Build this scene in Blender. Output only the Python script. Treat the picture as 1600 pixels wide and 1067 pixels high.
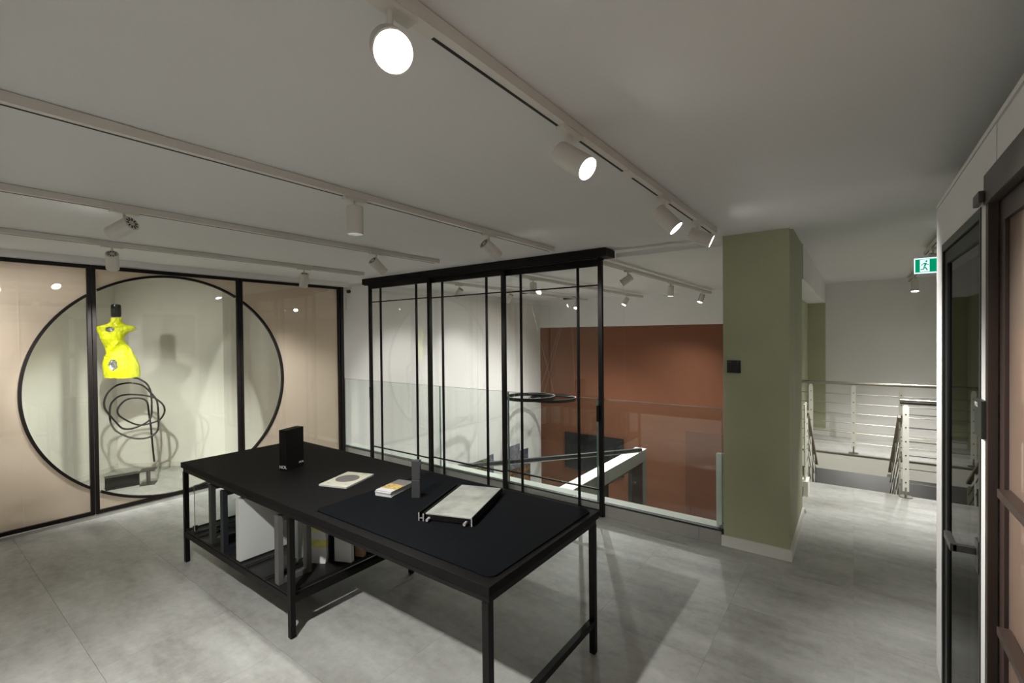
import bpy, bmesh, math, random
from mathutils import Vector, Matrix, noise
from math import sin, cos, pi, radians, sqrt
random.seed(7)
S = bpy.context.scene
for o in list(bpy.data.objects): bpy.data.objects.remove(o, do_unlink=True)
COL = S.collection

# ------------------------------------------------------------------ camera
cam_d = bpy.data.cameras.new('camera'); cam_d.sensor_width = 36.0; cam_d.lens = 36.0*722.9/1600
cam_d.clip_start = 0.05; cam_d.clip_end = 60
cam = bpy.data.objects.new('camera', cam_d); COL.objects.link(cam); S.camera = cam
yaw, pit, rol = radians(36.43), radians(-0.65), radians(-0.55)
r = Vector((cos(yaw), sin(yaw), 0)); f = Vector((-sin(yaw), cos(yaw), 0)); u = Vector((0, 0, 1))
f, u = cos(pit)*f + sin(pit)*u, cos(pit)*u - sin(pit)*f
r, u = cos(rol)*r + sin(rol)*u, cos(rol)*u - sin(rol)*r
mw = Matrix((r, u, -f)).transposed().to_4x4(); mw.translation = Vector((0, 0, 1.65)); cam.matrix_world = mw

# ------------------------------------------------------------------ world, exposure
w = bpy.data.worlds.new('world'); S.world = w; w.use_nodes = True
w.node_tree.nodes['Background'].inputs[0].default_value = (0.80, 0.82, 0.80, 1)
w.node_tree.nodes['Background'].inputs[1].default_value = 0.02
S.view_settings.view_transform = 'Standard'; S.view_settings.look = 'None'
S.view_settings.exposure = 2.0; S.view_settings.gamma = 1.0; S.view_settings.use_curve_mapping = False

# light strengths of the ceiling spots (watts), used by the lamp builder below
P_ROOM = 60.0; P_VOID = 70.0
CEIL = 2.41; CEIL2 = 2.455; LOW = -2.75
WARM = (1.0, 0.985, 0.96)

# ------------------------------------------------------------------ materials
def nt(name):
    m = bpy.data.materials.new(name); m.use_nodes = True
    return m, m.node_tree, m.node_tree.nodes['Principled BSDF']
def mat(name, col, rough=0.5, metal=0.0, noise_amt=0.0, scale=6.0, bump=0.0, bscale=60.0, spec=None, emit=None, es=0.0):
    m, t, b = nt(name)
    b.inputs['Base Color'].default_value = (*col, 1); b.inputs['Roughness'].default_value = rough
    b.inputs['Metallic'].default_value = metal
    if spec is not None: b.inputs['Specular IOR Level'].default_value = spec
    if emit: b.inputs['Emission Color'].default_value = (*emit, 1); b.inputs['Emission Strength'].default_value = es
    tc = t.nodes.new('ShaderNodeTexCoord')
    n = t.nodes.new('ShaderNodeTexNoise'); n.inputs['Scale'].default_value = scale; n.inputs['Detail'].default_value = 5
    t.links.new(tc.outputs['Object'], n.inputs['Vector'])
    rp = t.nodes.new('ShaderNodeValToRGB')
    k = noise_amt
    rp.color_ramp.elements[0].color = (*[c*(1-k) for c in col], 1); rp.color_ramp.elements[1].color = (*[min(1, c*(1+k)) for c in col], 1)
    rp.color_ramp.elements[0].position = 0.3; rp.color_ramp.elements[1].position = 0.7
    t.links.new(n.outputs['Fac'], rp.inputs['Fac']); t.links.new(rp.outputs['Color'], b.inputs['Base Color'])
    if bump > 0:
        n2 = t.nodes.new('ShaderNodeTexNoise'); n2.inputs['Scale'].default_value = bscale; n2.inputs['Detail'].default_value = 3
        t.links.new(tc.outputs['Object'], n2.inputs['Vector'])
        bp = t.nodes.new('ShaderNodeBump'); bp.inputs['Strength'].default_value = bump; bp.inputs['Distance'].default_value = 0.004
        t.links.new(n2.outputs['Fac'], bp.inputs['Height']); t.links.new(bp.outputs['Normal'], b.inputs['Normal'])
    return m
def glass(name, tint=(0.93, 0.96, 0.94), film=None, film_amt=0.0, refl=1.0, rough=0.0):
    """thin architectural glass: clear transmission plus Fresnel mirror; optional coloured diffusing film"""
    m = bpy.data.materials.new(name); m.use_nodes = True; t = m.node_tree; t.nodes.clear()
    out = t.nodes.new('ShaderNodeOutputMaterial')
    tr = t.nodes.new('ShaderNodeBsdfTransparent'); tr.inputs[0].default_value = (*tint, 1)
    gl = t.nodes.new('ShaderNodeBsdfGlossy'); gl.inputs['Roughness'].default_value = rough; gl.inputs[0].default_value = (1, 1, 1, 1)
    fr = t.nodes.new('ShaderNodeFresnel'); geo = t.nodes.new('ShaderNodeNewGeometry')
    mr = t.nodes.new('ShaderNodeMapRange'); mr.inputs['To Min'].default_value = 1.5; mr.inputs['To Max'].default_value = 1/1.5
    t.links.new(geo.outputs['Backfacing'], mr.inputs['Value']); t.links.new(mr.outputs[0], fr.inputs['IOR'])
    mu = t.nodes.new('ShaderNodeMath'); mu.operation = 'MULTIPLY'; mu.inputs[1].default_value = refl; mu.use_clamp = True
    t.links.new(fr.outputs[0], mu.inputs[0])
    base = tr.outputs[0]
    if film:
        df = t.nodes.new('ShaderNodeBsdfDiffuse'); df.inputs[0].default_value = (*film, 1)
        tl = t.nodes.new('ShaderNodeBsdfTranslucent'); tl.inputs[0].default_value = (*film, 1)
        a = t.nodes.new('ShaderNodeMixShader'); a.inputs[0].default_value = 0.5
        t.links.new(df.outputs[0], a.inputs[1]); t.links.new(tl.outputs[0], a.inputs[2])
        b = t.nodes.new('ShaderNodeMixShader'); b.inputs[0].default_value = film_amt
        t.links.new(tr.outputs[0], b.inputs[1]); t.links.new(a.outputs[0], b.inputs[2]); base = b.outputs[0]
    mx = t.nodes.new('ShaderNodeMixShader')
    t.links.new(mu.outputs[0], mx.inputs[0]); t.links.new(base, mx.inputs[1]); t.links.new(gl.outputs[0], mx.inputs[2])
    t.links.new(mx.outputs[0], out.inputs[0])
    return m
def emitter(name, col, s):
    m = bpy.data.materials.new(name); m.use_nodes = True; t = m.node_tree; t.nodes.clear()
    out = t.nodes.new('ShaderNodeOutputMaterial'); e = t.nodes.new('ShaderNodeEmission')
    e.inputs[0].default_value = (*col, 1); e.inputs[1].default_value = s; t.links.new(e.outputs[0], out.inputs[0]); return m

def floor_mat():
    m, t, b = nt('concrete_vinyl'); N = t.nodes; L = t.links
    tc = N.new('ShaderNodeNewGeometry'); oi = N.new('ShaderNodeObjectInfo')
    off = N.new('ShaderNodeVectorMath'); off.operation = 'SCALE'; off.inputs['Scale'].default_value = 0.12
    cb = N.new('ShaderNodeCombineXYZ'); L.new(oi.outputs['Random'], cb.inputs[0]); L.new(oi.outputs['Random'], cb.inputs[1])
    L.new(cb.outputs[0], off.inputs[0])
    ad = N.new('ShaderNodeVectorMath'); ad.operation = 'ADD'; L.new(tc.outputs['Position'], ad.inputs[0]); L.new(off.outputs[0], ad.inputs[1])
    mp = N.new('ShaderNodeMapping'); mp.inputs['Scale'].default_value = (1.0, 1.0, 1); L.new(ad.outputs[0], mp.inputs[0])
    n1 = N.new('ShaderNodeTexNoise'); n1.inputs['Scale'].default_value = 2.3; n1.inputs['Detail'].default_value = 6; n1.inputs['Roughness'].default_value = 0.62
    mp2 = N.new('ShaderNodeMapping'); mp2.inputs['Scale'].default_value = (0.45, 1.5, 1); mp2.inputs['Rotation'].default_value = (0, 0, 0.5); L.new(ad.outputs[0], mp2.inputs[0])
    L.new(mp2.outputs[0], n1.inputs[0])
    n2 = N.new('ShaderNodeTexNoise'); n2.inputs['Scale'].default_value = 16; n2.inputs['Detail'].default_value = 8; n2.inputs['Roughness'].default_value = 0.7; L.new(mp.outputs[0], n2.inputs[0])
    mxx = N.new('ShaderNodeMix'); mxx.data_type = 'FLOAT'; mxx.inputs[0].default_value = 0.32; L.new(n1.outputs['Fac'], mxx.inputs[2]); L.new(n2.outputs['Fac'], mxx.inputs[3])
    rp = N.new('ShaderNodeValToRGB'); e = rp.color_ramp.elements
    e[0].position = 0.33; e[0].color = (0.225, 0.22, 0.198, 1); e[1].position = 0.66; e[1].color = (0.48, 0.485, 0.462, 1)
    x = rp.color_ramp.elements.new(0.5); x.color = (0.362, 0.362, 0.337, 1)
    L.new(mxx.outputs[0], rp.inputs[0])
    hv = N.new('ShaderNodeHueSaturation'); mr = N.new('ShaderNodeMapRange'); mr.inputs['To Min'].default_value = 0.985; mr.inputs['To Max'].default_value = 1.015
    L.new(oi.outputs['Random'], mr.inputs[0]); L.new(mr.outputs[0], hv.inputs['Value']); L.new(rp.outputs[0], hv.inputs['Color'])
    L.new(hv.outputs[0], b.inputs['Base Color']); b.inputs['Roughness'].default_value = 0.42; b.inputs['Specular IOR Level'].default_value = 0.35
    bp = N.new('ShaderNodeBump'); bp.inputs['Strength'].default_value = 0.12; bp.inputs['Distance'].default_value = 0.003; L.new(n2.outputs['Fac'], bp.inputs['Height']); L.new(bp.outputs[0], b.inputs['Normal'])
    return m

M = dict(
 floor=floor_mat(),
 joint=mat('floor_joint', (0.30, 0.29, 0.26), 0.8),
 white=mat('white_wall', (0.70, 0.685, 0.665), 0.75, noise_amt=0.02, scale=2, bump=0.06, bscale=180),
 wallc=mat('showcase_wall', (0.72, 0.71, 0.66), 0.75, noise_amt=0.02, scale=2, bump=0.05, bscale=180),
 ceil=mat('ceiling_paint', (0.655, 0.648, 0.635), 0.85, noise_amt=0.02, scale=1.3, bump=0.08, bscale=150),
 base=mat('baseboard_white', (0.66, 0.65, 0.60), 0.5, noise_amt=0.02),
 green=mat('olive_green_paint', (0.37, 0.38, 0.25), 0.75, noise_amt=0.05, scale=3, bump=0.05, bscale=150),
 orange=mat('terracotta_paint', (0.168, 0.062, 0.028), 0.8, noise_amt=0.05, scale=1.5, bump=0.05, bscale=120),
 orange2=mat('terracotta_darker', (0.120, 0.042, 0.019), 0.8, noise_amt=0.05, scale=1.5),
 black=mat('black_metal', (0.0055, 0.005, 0.005), 0.45, noise_amt=0.1, scale=30, spec=0.18),
 bronze=mat('dark_bronze_metal', (0.0075, 0.0055, 0.005), 0.45, noise_amt=0.1, scale=30, spec=0.2),
 tabl=mat('black_table_laminate', (0.0052, 0.0050, 0.0048), 0.6, noise_amt=0.15, scale=40, bump=0.05, bscale=300, spec=0.12),
 matb=mat('black_leather_mat', (0.0045, 0.005, 0.006), 0.65, noise_amt=0.15, scale=50, bump=0.1, bscale=400, spec=0.03),
 slat=mat('black_slat', (0.010, 0.0095, 0.009), 0.5, noise_amt=0.15, scale=30),
 fix=mat('white_lamp_metal', (0.62, 0.59, 0.54), 0.45, noise_amt=0.01),
 vent=mat('dark_vent', (0.012, 0.012, 0.010), 0.7),
 chan=mat('glass_channel', (0.020, 0.024, 0.018), 0.45),
 sill=mat('white_sill', (0.62, 0.64, 0.58), 0.5, noise_amt=0.02),
 clad=mat('grey_plinth_cladding', (0.30, 0.29, 0.27), 0.45, noise_amt=0.05, scale=8),
 alu=mat('aluminium', (0.62, 0.62, 0.60), 0.32, 1.0, noise_amt=0.03, scale=20),
 cutend=mat('cut_aluminium', (0.30, 0.30, 0.29), 0.35, 0.15),
 chrome=mat('polished_steel', (0.60, 0.59, 0.56), 0.16, 1.0, noise_amt=0.02, scale=20),
 steel=mat('brushed_steel', (0.36, 0.34, 0.29), 0.30, 1.0, noise_amt=0.05, scale=40),
 cream=mat('cream_powder_coat', (0.74, 0.73, 0.66), 0.5, noise_amt=0.02),
 wood=mat('handrail_wood', (0.22, 0.18, 0.135), 0.5, noise_amt=0.2, scale=18),
 dgrey=mat('dark_grey_wall', (0.19, 0.188, 0.18), 0.6, noise_amt=0.08, scale=3),
 screen=mat('black_screen', (0.006, 0.006, 0.008), 0.18, noise_amt=0.05),
 navy=mat('anthracite_profile', (0.012, 0.014, 0.018), 0.4, noise_amt=0.05),
 lilac=mat('portal_white', (0.72, 0.74, 0.70), 0.6, noise_amt=0.02),
 gport=mat('portal_grey', (0.13, 0.135, 0.115), 0.6, noise_amt=0.04),
 yellow=mat('neon_yellow_plaster', (0.80, 0.86, 0.012), 0.5, noise_amt=0.14, scale=30, bump=1.0, bscale=60),
 silver=mat('silver_leaf', (0.42, 0.43, 0.44), 0.35, 0.7, noise_amt=0.5, scale=60, bump=0.6, bscale=90),
 gloss=mat('gloss_black', (0.006, 0.006, 0.007), 0.12),
 rust=mat('raw_steel', (0.034, 0.027, 0.022), 0.45, 0.2, noise_amt=0.3, scale=14),
 rod=mat('rod_black', (0.010, 0.008, 0.007), 0.45),
 gframe=mat('grey_frame', (0.032, 0.033, 0.031), 0.35, noise_amt=0.04),
 dframe=mat('anthracite_frame', (0.012, 0.013, 0.012), 0.4, noise_amt=0.04),
 brown=mat('chocolate_brown_metal', (0.046, 0.029, 0.023), 0.4, noise_amt=0.05),
 brown2=mat('chocolate_header_metal', (0.060, 0.048, 0.042), 0.4, noise_amt=0.05),
 paper=mat('cream_paper', (0.43, 0.42, 0.335), 0.6, noise_amt=0.02, scale=20),
 pwhite=mat('white_paper', (0.42, 0.42, 0.415), 0.5),
 pgrey=mat('grey_print', (0.115, 0.108, 0.10), 0.55, noise_amt=0.08, scale=15),
 gold=mat('gold_print', (0.36, 0.26, 0.08), 0.45, noise_amt=0.6, scale=90),
 stone=mat('concrete_slab', (0.235, 0.24, 0.21), 0.6, noise_amt=0.30, scale=11, bump=0.12, bscale=90),
 marble=mat('white_stone_slab', (0.56, 0.57, 0.56), 0.5, noise_amt=0.15, scale=8),
 ystone=mat('yellow_vein', (0.58, 0.55, 0.14), 0.5, noise_amt=0.25, scale=20),
 panelw=mat('white_lacquer', (0.46, 0.47, 0.455), 0.45),
 panelg=mat('grey_anodised', (0.11, 0.107, 0.10), 0.38, 0.3, noise_amt=0.05),
 panelb=mat('oak_brown_panel', (0.30, 0.20, 0.11), 0.5, noise_amt=0.2, scale=15),
 tower=mat('graphite_block', (0.030, 0.030, 0.031), 0.42, noise_amt=0.08, scale=40),
 steps=mat('stair_tread', (0.30, 0.29, 0.26), 0.6, noise_amt=0.1),
 curtain=mat('mesh_weave', (0.62, 0.44, 0.30), 0.5, 0.0, noise_amt=0.35, scale=140),
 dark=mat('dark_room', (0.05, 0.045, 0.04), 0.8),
 green_s=emitter('exit_green', (0.0, 0.30, 0.13), 0.26),
 white_s=emitter('exit_white', (0.75, 0.95, 1.0), 0.30),
 lens=emitter('lamp_lens', (1.0, 0.98, 0.94), 6.0),
 text=mat('white_print', (0.62, 0.62, 0.60), 0.5),
 textd=mat('dim_print', (0.10, 0.10, 0.10), 0.5),
)
G_CLEAR = glass('clear_glass', (0.955, 0.965, 0.955))
G_BAL = glass('balustrade_glass', (0.93, 0.955, 0.94), film=(0.60, 0.72, 0.66), film_amt=0.004)
G_SHOW = glass('showcase_glass', (0.95, 0.96, 0.93))
G_PINK = glass('showcase_pink_film', (0.95, 0.87, 0.82), film=(0.93, 0.82, 0.775), film_amt=0.52)
G_EDGE = mat('glass_edge', (0.16, 0.26, 0.24), 0.15, noise_amt=0.1, scale=20)
G_DARK = glass('smoked_glass', (0.30, 0.30, 0.28), refl=0.55)
G_MESH = glass('mesh_glass', (0.55, 0.42, 0.33), film=(0.72, 0.58, 0.47), film_amt=0.42, refl=0.5)

# ------------------------------------------------------------------ helpers
def bm_new(): return bmesh.new()
def box(bm, lo, hi, mtx=None):
    c = [(lo[i]+hi[i])/2 for i in range(3)]; s = [hi[i]-lo[i] for i in range(3)]
    g = bmesh.ops.create_cube(bm, size=1.0)
    T = Matrix.Translation(c) @ Matrix.Diagonal((*s, 1))
    if mtx: T = mtx @ T
    bmesh.ops.transform(bm, matrix=T, verts=g['verts']); return g['verts']
def axis_m(a, b):
    a = Vector(a); b = Vector(b); d = b-a
    return Matrix.Translation((a+b)/2) @ d.to_track_quat('Z', 'Y').to_matrix().to_4x4(), d.length
def cyl(bm, a, b, r, seg=20, r2=None, cap=True):
    m, L = axis_m(a, b)
    g = bmesh.ops.create_cone(bm, cap_ends=cap, segments=seg, radius1=r, radius2=r if r2 is None else r2, depth=L, matrix=m); return g['verts']
def bar(bm, a, b, w, h):
    m, L = axis_m(a, b); box(bm, (-w/2, -h/2, -L/2), (w/2, h/2, L/2), m)
def tube(bm, pts, r, seg=8, closed=False):
    pts = [Vector(p) for p in pts]; n = len(pts); rings = []
    up = Vector((0, 0, 1)); prev = None
    for i, p in enumerate(pts):
        if closed: t = pts[(i+1) % n]-pts[i-1]
        else: t = pts[min(i+1, n-1)]-pts[max(i-1, 0)]
        t.normalize()
        if prev is None: x = t.orthogonal().normalized()
        else: x = (prev - t*prev.dot(t)).normalized()
        prev = x; y = t.cross(x)
        rings.append([bm.verts.new(p + r*(cos(2*pi*k/seg)*x + sin(2*pi*k/seg)*y)) for k in range(seg)])
    for i in range(n if closed else n-1):
        a = rings[i]; b = rings[(i+1) % n]
        if closed and i == n-1:
            best = min(range(seg), key=lambda s: (a[0].co-b[s].co).length); b = b[best:]+b[:best]
        for k in range(seg): bm.faces.new((a[k], a[(k+1) % seg], b[(k+1) % seg], b[k]))
    if not closed: bm.faces.new(rings[0][::-1]); bm.faces.new(rings[-1])
def prism(bm, poly, z0, z1, mtx=None):
    a = [bm.verts.new((p[0], p[1], z0)) for p in poly]; b = [bm.verts.new((p[0], p[1], z1)) for p in poly]
    bm.faces.new(a[::-1]); bm.faces.new(b); n = len(poly)
    for i in range(n): bm.faces.new((a[i], a[(i+1) % n], b[(i+1) % n], b[i]))
    if mtx: bmesh.ops.transform(bm, matrix=mtx, verts=a+b)
def obj(name, bm, m, parent=None, bevel=0.0, smooth=False, seg=2):
    bmesh.ops.recalc_face_normals(bm, faces=bm.faces)
    if bevel > 0:
        ed = [e for e in bm.edges if len(e.link_faces) == 2 and e.calc_face_angle(0) > 0.8]
        bmesh.ops.bevel(bm, geom=ed, offset=bevel, segments=seg, affect='EDGES', profile=0.6, clamp_overlap=True)
    me = bpy.data.meshes.new(name); bm.to_mesh(me); bm.free()
    for x in (m if isinstance(m, list) else [m]): me.materials.append(x)
    if smooth:
        me.polygons.foreach_set('use_smooth', [True]*len(me.polygons))
        try: me.set_sharp_from_angle(angle=radians(35))
        except Exception: pass
    o = bpy.data.objects.new(name, me); COL.objects.link(o)
    if parent: o.parent = parent
    return o
def B(name, lo, hi, m, parent=None, bevel=0.0):
    bm = bm_new(); box(bm, lo, hi); return obj(name, bm, m, parent, bevel)
def lab(o, label, cat, group=None):
    o['label'] = label; o['category'] = cat
    if group: o['group'] = group
    return o
def thing(name, label, cat, loc=(0, 0, 0), rz=0.0, group=None):
    o = bpy.data.objects.new(name, None); o.empty_display_size = 0.1; COL.objects.link(o)
    o.location = loc; o.rotation_euler = (0, 0, rz); return lab(o, label, cat, group)
def struct(o): o['kind'] = 'structure'; return o
def SB(name, lo, hi, m): return struct(B(name, lo, hi, m))
def text_obj(name, s, size, mtx, m, parent, ext=0.0006):
    c = bpy.data.curves.new(name, 'FONT'); c.body = s; c.size = size; c.extrude = ext; c.align_x = 'CENTER'; c.align_y = 'CENTER'
    t = bpy.data.objects.new('tmp', c); COL.objects.link(t)
    bpy.context.view_layer.update()
    me = bpy.data.meshes.new_from_object(t.evaluated_get(bpy.context.evaluated_depsgraph_get()))
    bpy.data.objects.remove(t, do_unlink=True)
    me.transform(mtx); me.materials.clear(); me.materials.append(m); me.name = name
    o = bpy.data.objects.new(name, me); COL.objects.link(o); o.parent = parent; return o

# ================================================================== SETTING
# floors
SB('floor', (-8.2, -3.0, -0.25), (1.3, 3.86, -0.004), M['joint'])
FL = bpy.data.objects['floor']
TS = 0.61
def tiles(parent, x0, x1, y0, y1, ox=0.0, oy=0.0, inside=None):
    i0 = math.floor((x0-ox)/TS); i1 = math.ceil((x1-ox)/TS)
    for i in range(i0, i1):
        sh = 0.0
        j0 = math.floor((y0-oy-sh)/TS); j1 = math.ceil((y1-oy-sh)/TS)
        for j in range(j0, j1):
            a = max(x0, ox+i*TS+0.0004); b = min(x1, ox+(i+1)*TS-0.0004)
            c = max(y0, oy+sh+j*TS+0.0006); d = min(y1, oy+sh+(j+1)*TS-0.0006)
            if b-a < 0.01 or d-c < 0.01: continue
            B('tile', (a, c, -0.005), (b, d, 0.0), M['floor'], parent)
tiles(FL, -5.66, 0.46, 0.2, 3.86)
SB('floor_corridor', (-0.62, 3.86, -0.25), (1.3, 6.10, -0.004), M['joint']); FE = bpy.data.objects['floor_corridor']
tiles(FE, -0.62, 1.3, 3.86, 6.10)
SB('floor_showcase', (-8.2, -3.0, -0.003), (-5.66, 3.86, 0.0), M['floor'])
SB('floor_front', (-5.66, -3.0, -0.003), (1.3, 0.199, 0.0), M['floor'])
SB('floor_dark_room', (0.461, 0.2, -0.003), (1.3, 3.859, 0.0), M['floor'])
SB('floor_landing', (-0.62, 7.75, -0.235), (1.3, 9.03, 0.0), M['floor'])
SB('floor_lower', (-5.9, 3.8, LOW-0.1), (1.3, 9.1, LOW), M['floor'])
# ceilings
SB('ceiling', (-8.2, -3.0, CEIL), (1.3, 3.93, CEIL+0.2), M['ceil'])
SB('ceiling_atrium', (-8.2, 3.93, CEIL2), (1.3, 9.1, CEIL2+0.2), M['ceil'])
# outer walls
SB('wall_left', (-6.05, 3.90, LOW), (-5.85, 9.2, CEIL2), M['white'])
SB('wall_back', (-5.85, 9.03, 1.838), (-0.6, 9.2, CEIL2), M['white'])
SB('wall_back_terracotta', (-5.85, 9.03, LOW), (-0.6, 9.2, 1.838), M['orange'])
SB('wall_back_landing', (-0.6, 9.03, 0.0), (1.3, 9.2, CEIL2), M['white'])
SB('wall_back_stairwell', (-0.6, 9.03, LOW), (1.3, 9.2, 0.0), M['dgrey'])
SB('baseboard_landing', (-0.6, 9.005, 0.0), (1.3, 9.03, 0.12), M['base'])
SB('wall_landing_green', (-0.6, 8.985, 0.12), (-0.362, 9.03, 2.14), M['green'])
SB('wall_atrium_right', (-0.80, 5.2, LOW), (-0.6, 9.03, 2.14), M['green'])
SB('trim_beam', (-0.80, 4.9, 2.14), (-0.362, 9.03, CEIL2), M['white'])
SB('wall_right', (1.3, -3.0, LOW), (1.45, 9.2, CEIL2), M['white'])
SB('wall_rear', (-8.2, -3.15, 0), (1.3, -3.0, CEIL), M['white'])
SB('wall_showcase_side', (-8.2, 3.86, 0), (-5.85, 4.0, CEIL), M['wallc'])
SB('wall_slab_edge', (-5.85, 3.90, LOW), (-0.62, 4.02, 0.02), M['white'])
SB('trim_landing_edge', (-0.62, 7.742, -0.018), (1.3, 7.762, 0.004), M['steel'])
SB('trim_landing_fascia', (-0.62, 7.745, -0.235), (1.3, 7.752, -0.018), M['cream'])
# showcase niche: two walls meeting at a corner, and flanks
def wall_seg(name, p, q, t, z0, z1, m):
    p = Vector((*p, 0)); q = Vector((*q, 0)); d = (q-p).normalized(); n = Vector((-d.y, d.x, 0))
    bm = bm_new(); prism(bm, [p.xy, q.xy, (q+n*t).xy, (p+n*t).xy], z0, z1); return struct(obj(name, bm, m))
NA, NB, NC = (-6.70, 0.72), (-7.62, 1.76), (-6.72, 2.66)
wall_seg('wall_niche_left', NB, NA, -0.1, 0, CEIL, M['wallc'])
wall_seg('wall_niche_right', NC, NB, -0.1, 0, CEIL, M['wallc'])
wall_seg('wall_showcase_right', (-6.72, 3.86), NC, -0.1, 0, CEIL, M['wallc'])
wall_seg('wall_showcase_left', NA, (-6.45, 0.45), -0.1, 0, CEIL, M['wallc'])
wall_seg('wall_showcase_far_left', (-6.45, 0.45), (-6.45, -3.0), -0.1, 0, CEIL, M['wallc'])
for nm, a, b in (('baseboard_niche_left', NB, NA), ('baseboard_niche_right', NC, NB), ('baseboard_showcase_left', NA, (-6.45, 0.45)), ('baseboard_showcase_far_left', (-6.45, 0.45), (-6.45, -3.0)), ('baseboard_showcase_right', (-6.72, 3.86), NC)):
    wall_seg(nm, a, b, 0.012, 0, 0.06, M['base'])
# pillar
SB('trim_pillar', (-0.817, 3.875, -0.0), (-0.372, 4.90, CEIL+0.05), M['green'])
SB('baseboard_pillar_front', (-0.832, 3.860, 0), (-0.357, 3.875, 0.082), M['base'])
SB('baseboard_pillar_side', (-0.372, 3.875, 0), (-0.357, 4.90, 0.082), M['base'])
# plinth under the balustrade
pl = SB('trim_plinth', (-5.85, 3.868, 0), (-0.832, 4.02, 0.108), M['clad'])
xs = [-5.85, -4.88, -3.91, -2.94, -1.97, -1.0, -0.833]
for a, b in zip(xs[:-1], xs[1:]): B('tile', (a+0.001, 3.858, 0.0), (b-0.001, 3.868, 0.106), M['clad'], pl)
SB('trim_sill', (-5.85, 3.905, 0.108), (-0.86, 4.03, 0.120), M['sill'])
SB('trim_floor_joint', (-5.85, 3.852, -0.004), (-0.84, 3.858, 0.001), M['joint'])
SB('trim_ceiling_rail', (-1.70, 3.865, 2.339), (-0.817, 3.905, 2.378), M['ceil'])
SB('trim_bulkhead', (-5.76, -1.6, 2.352), (-5.60, 3.80, CEIL), M['white'])
# right-hand partition with two door sets
XW = 0.331
def wbox(name, y0, y1, z0, z1, m, x0=XW, x1=XW+0.11): return SB(name, (x0, y0, z0), (x1, y1, z1), m)
wbox('wall_partition_end', 2.896, 3.085, 0, 2.248, M['white'])
wbox('wall_partition_above', 2.092, 2.896, 2.052, 2.248, M['white'])
wbox('wall_partition_mid', 2.021, 2.092, 0, 2.248, M['white'])
wbox('wall_partition_above_near', 1.907, 2.021, 2.135, 2.248, M['white'])
wbox('wall_partition_above_right', -2.9, 1.904, 2.135, 2.248, M['white'], XW+0.002)
wbox('trim_partition_top', -2.9, 3.085, 2.252, 2.268, M['white'], XW-0.002)
wbox('trim_partition_shadow_gap', -2.9, 1.904, 2.2485, 2.2515, M['black'], XW+0.006)
wbox('wall_partition_near', -2.9, 0.10, 0, 2.135, M['white'])
SB('wall_corridor_right', (0.455, 3.085, 0), (0.60, 4.12, CEIL), M['white'])
SB('baseboard_corridor', (0.434, 3.20, 0), (0.455, 4.12, 0.08), M['base'])
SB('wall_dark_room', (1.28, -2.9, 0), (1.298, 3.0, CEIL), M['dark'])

# ------------------------------------------------------------------ glazed showcase partition with the circle
XP = -5.67; CY, CZ, CR = 1.786, 1.176, 1.119
part = thing('showcase_partition', 'floor-to-ceiling black framed glass partition with a large black circle and pink film', 'glass partition', (XP, 1.786, 0))
def PB(name, lo, hi, m, bevel=0.0):
    lo = (lo[0]-XP, lo[1]-1.786, lo[2]); hi = (hi[0]-XP, hi[1]-1.786, hi[2]); return B(name, lo, hi, m, part, bevel)
pan = [(-1.49, -0.165), (-0.155, 1.133), (1.139, 2.416), (2.422, 3.70)]
ZT, ZB = 2.345, 0.033
PB('bottom_track', (XP-0.035, -1.6, 0.0), (XP+0.025, 3.78, 0.026), M['alu'])
PB('top_track', (XP-0.04, -1.6, ZT), (XP+0.03, 3.78, 2.352), M['alu'])
PB('end_jamb', (XP-0.03, 3.703, 0.026), (XP+0.03, 3.752, ZT), M['bronze'], 0.002)
def arc_pts(y0, y1, R, n=96):
    """pieces of the circle with y in [y0,y1]: list of polylines (angles)"""
    out = []; cur = []
    for k in range(n*4+1):
        a = 2*pi*k/(n*4); y = CY+R*cos(a)
        if y0 <= y <= y1: cur.append(a)
        else:
            if len(cur) > 1: out.append(cur)
            cur = []
    if len(cur) > 1: out.append(cur)
    if len(out) > 1 and out[0][0] < 0.02 and out[-1][-1] > 2*pi-0.02: out = [[a-2*pi for a in out[-1]]+out[0][1:]]+out[1:-1]
    return out
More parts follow.
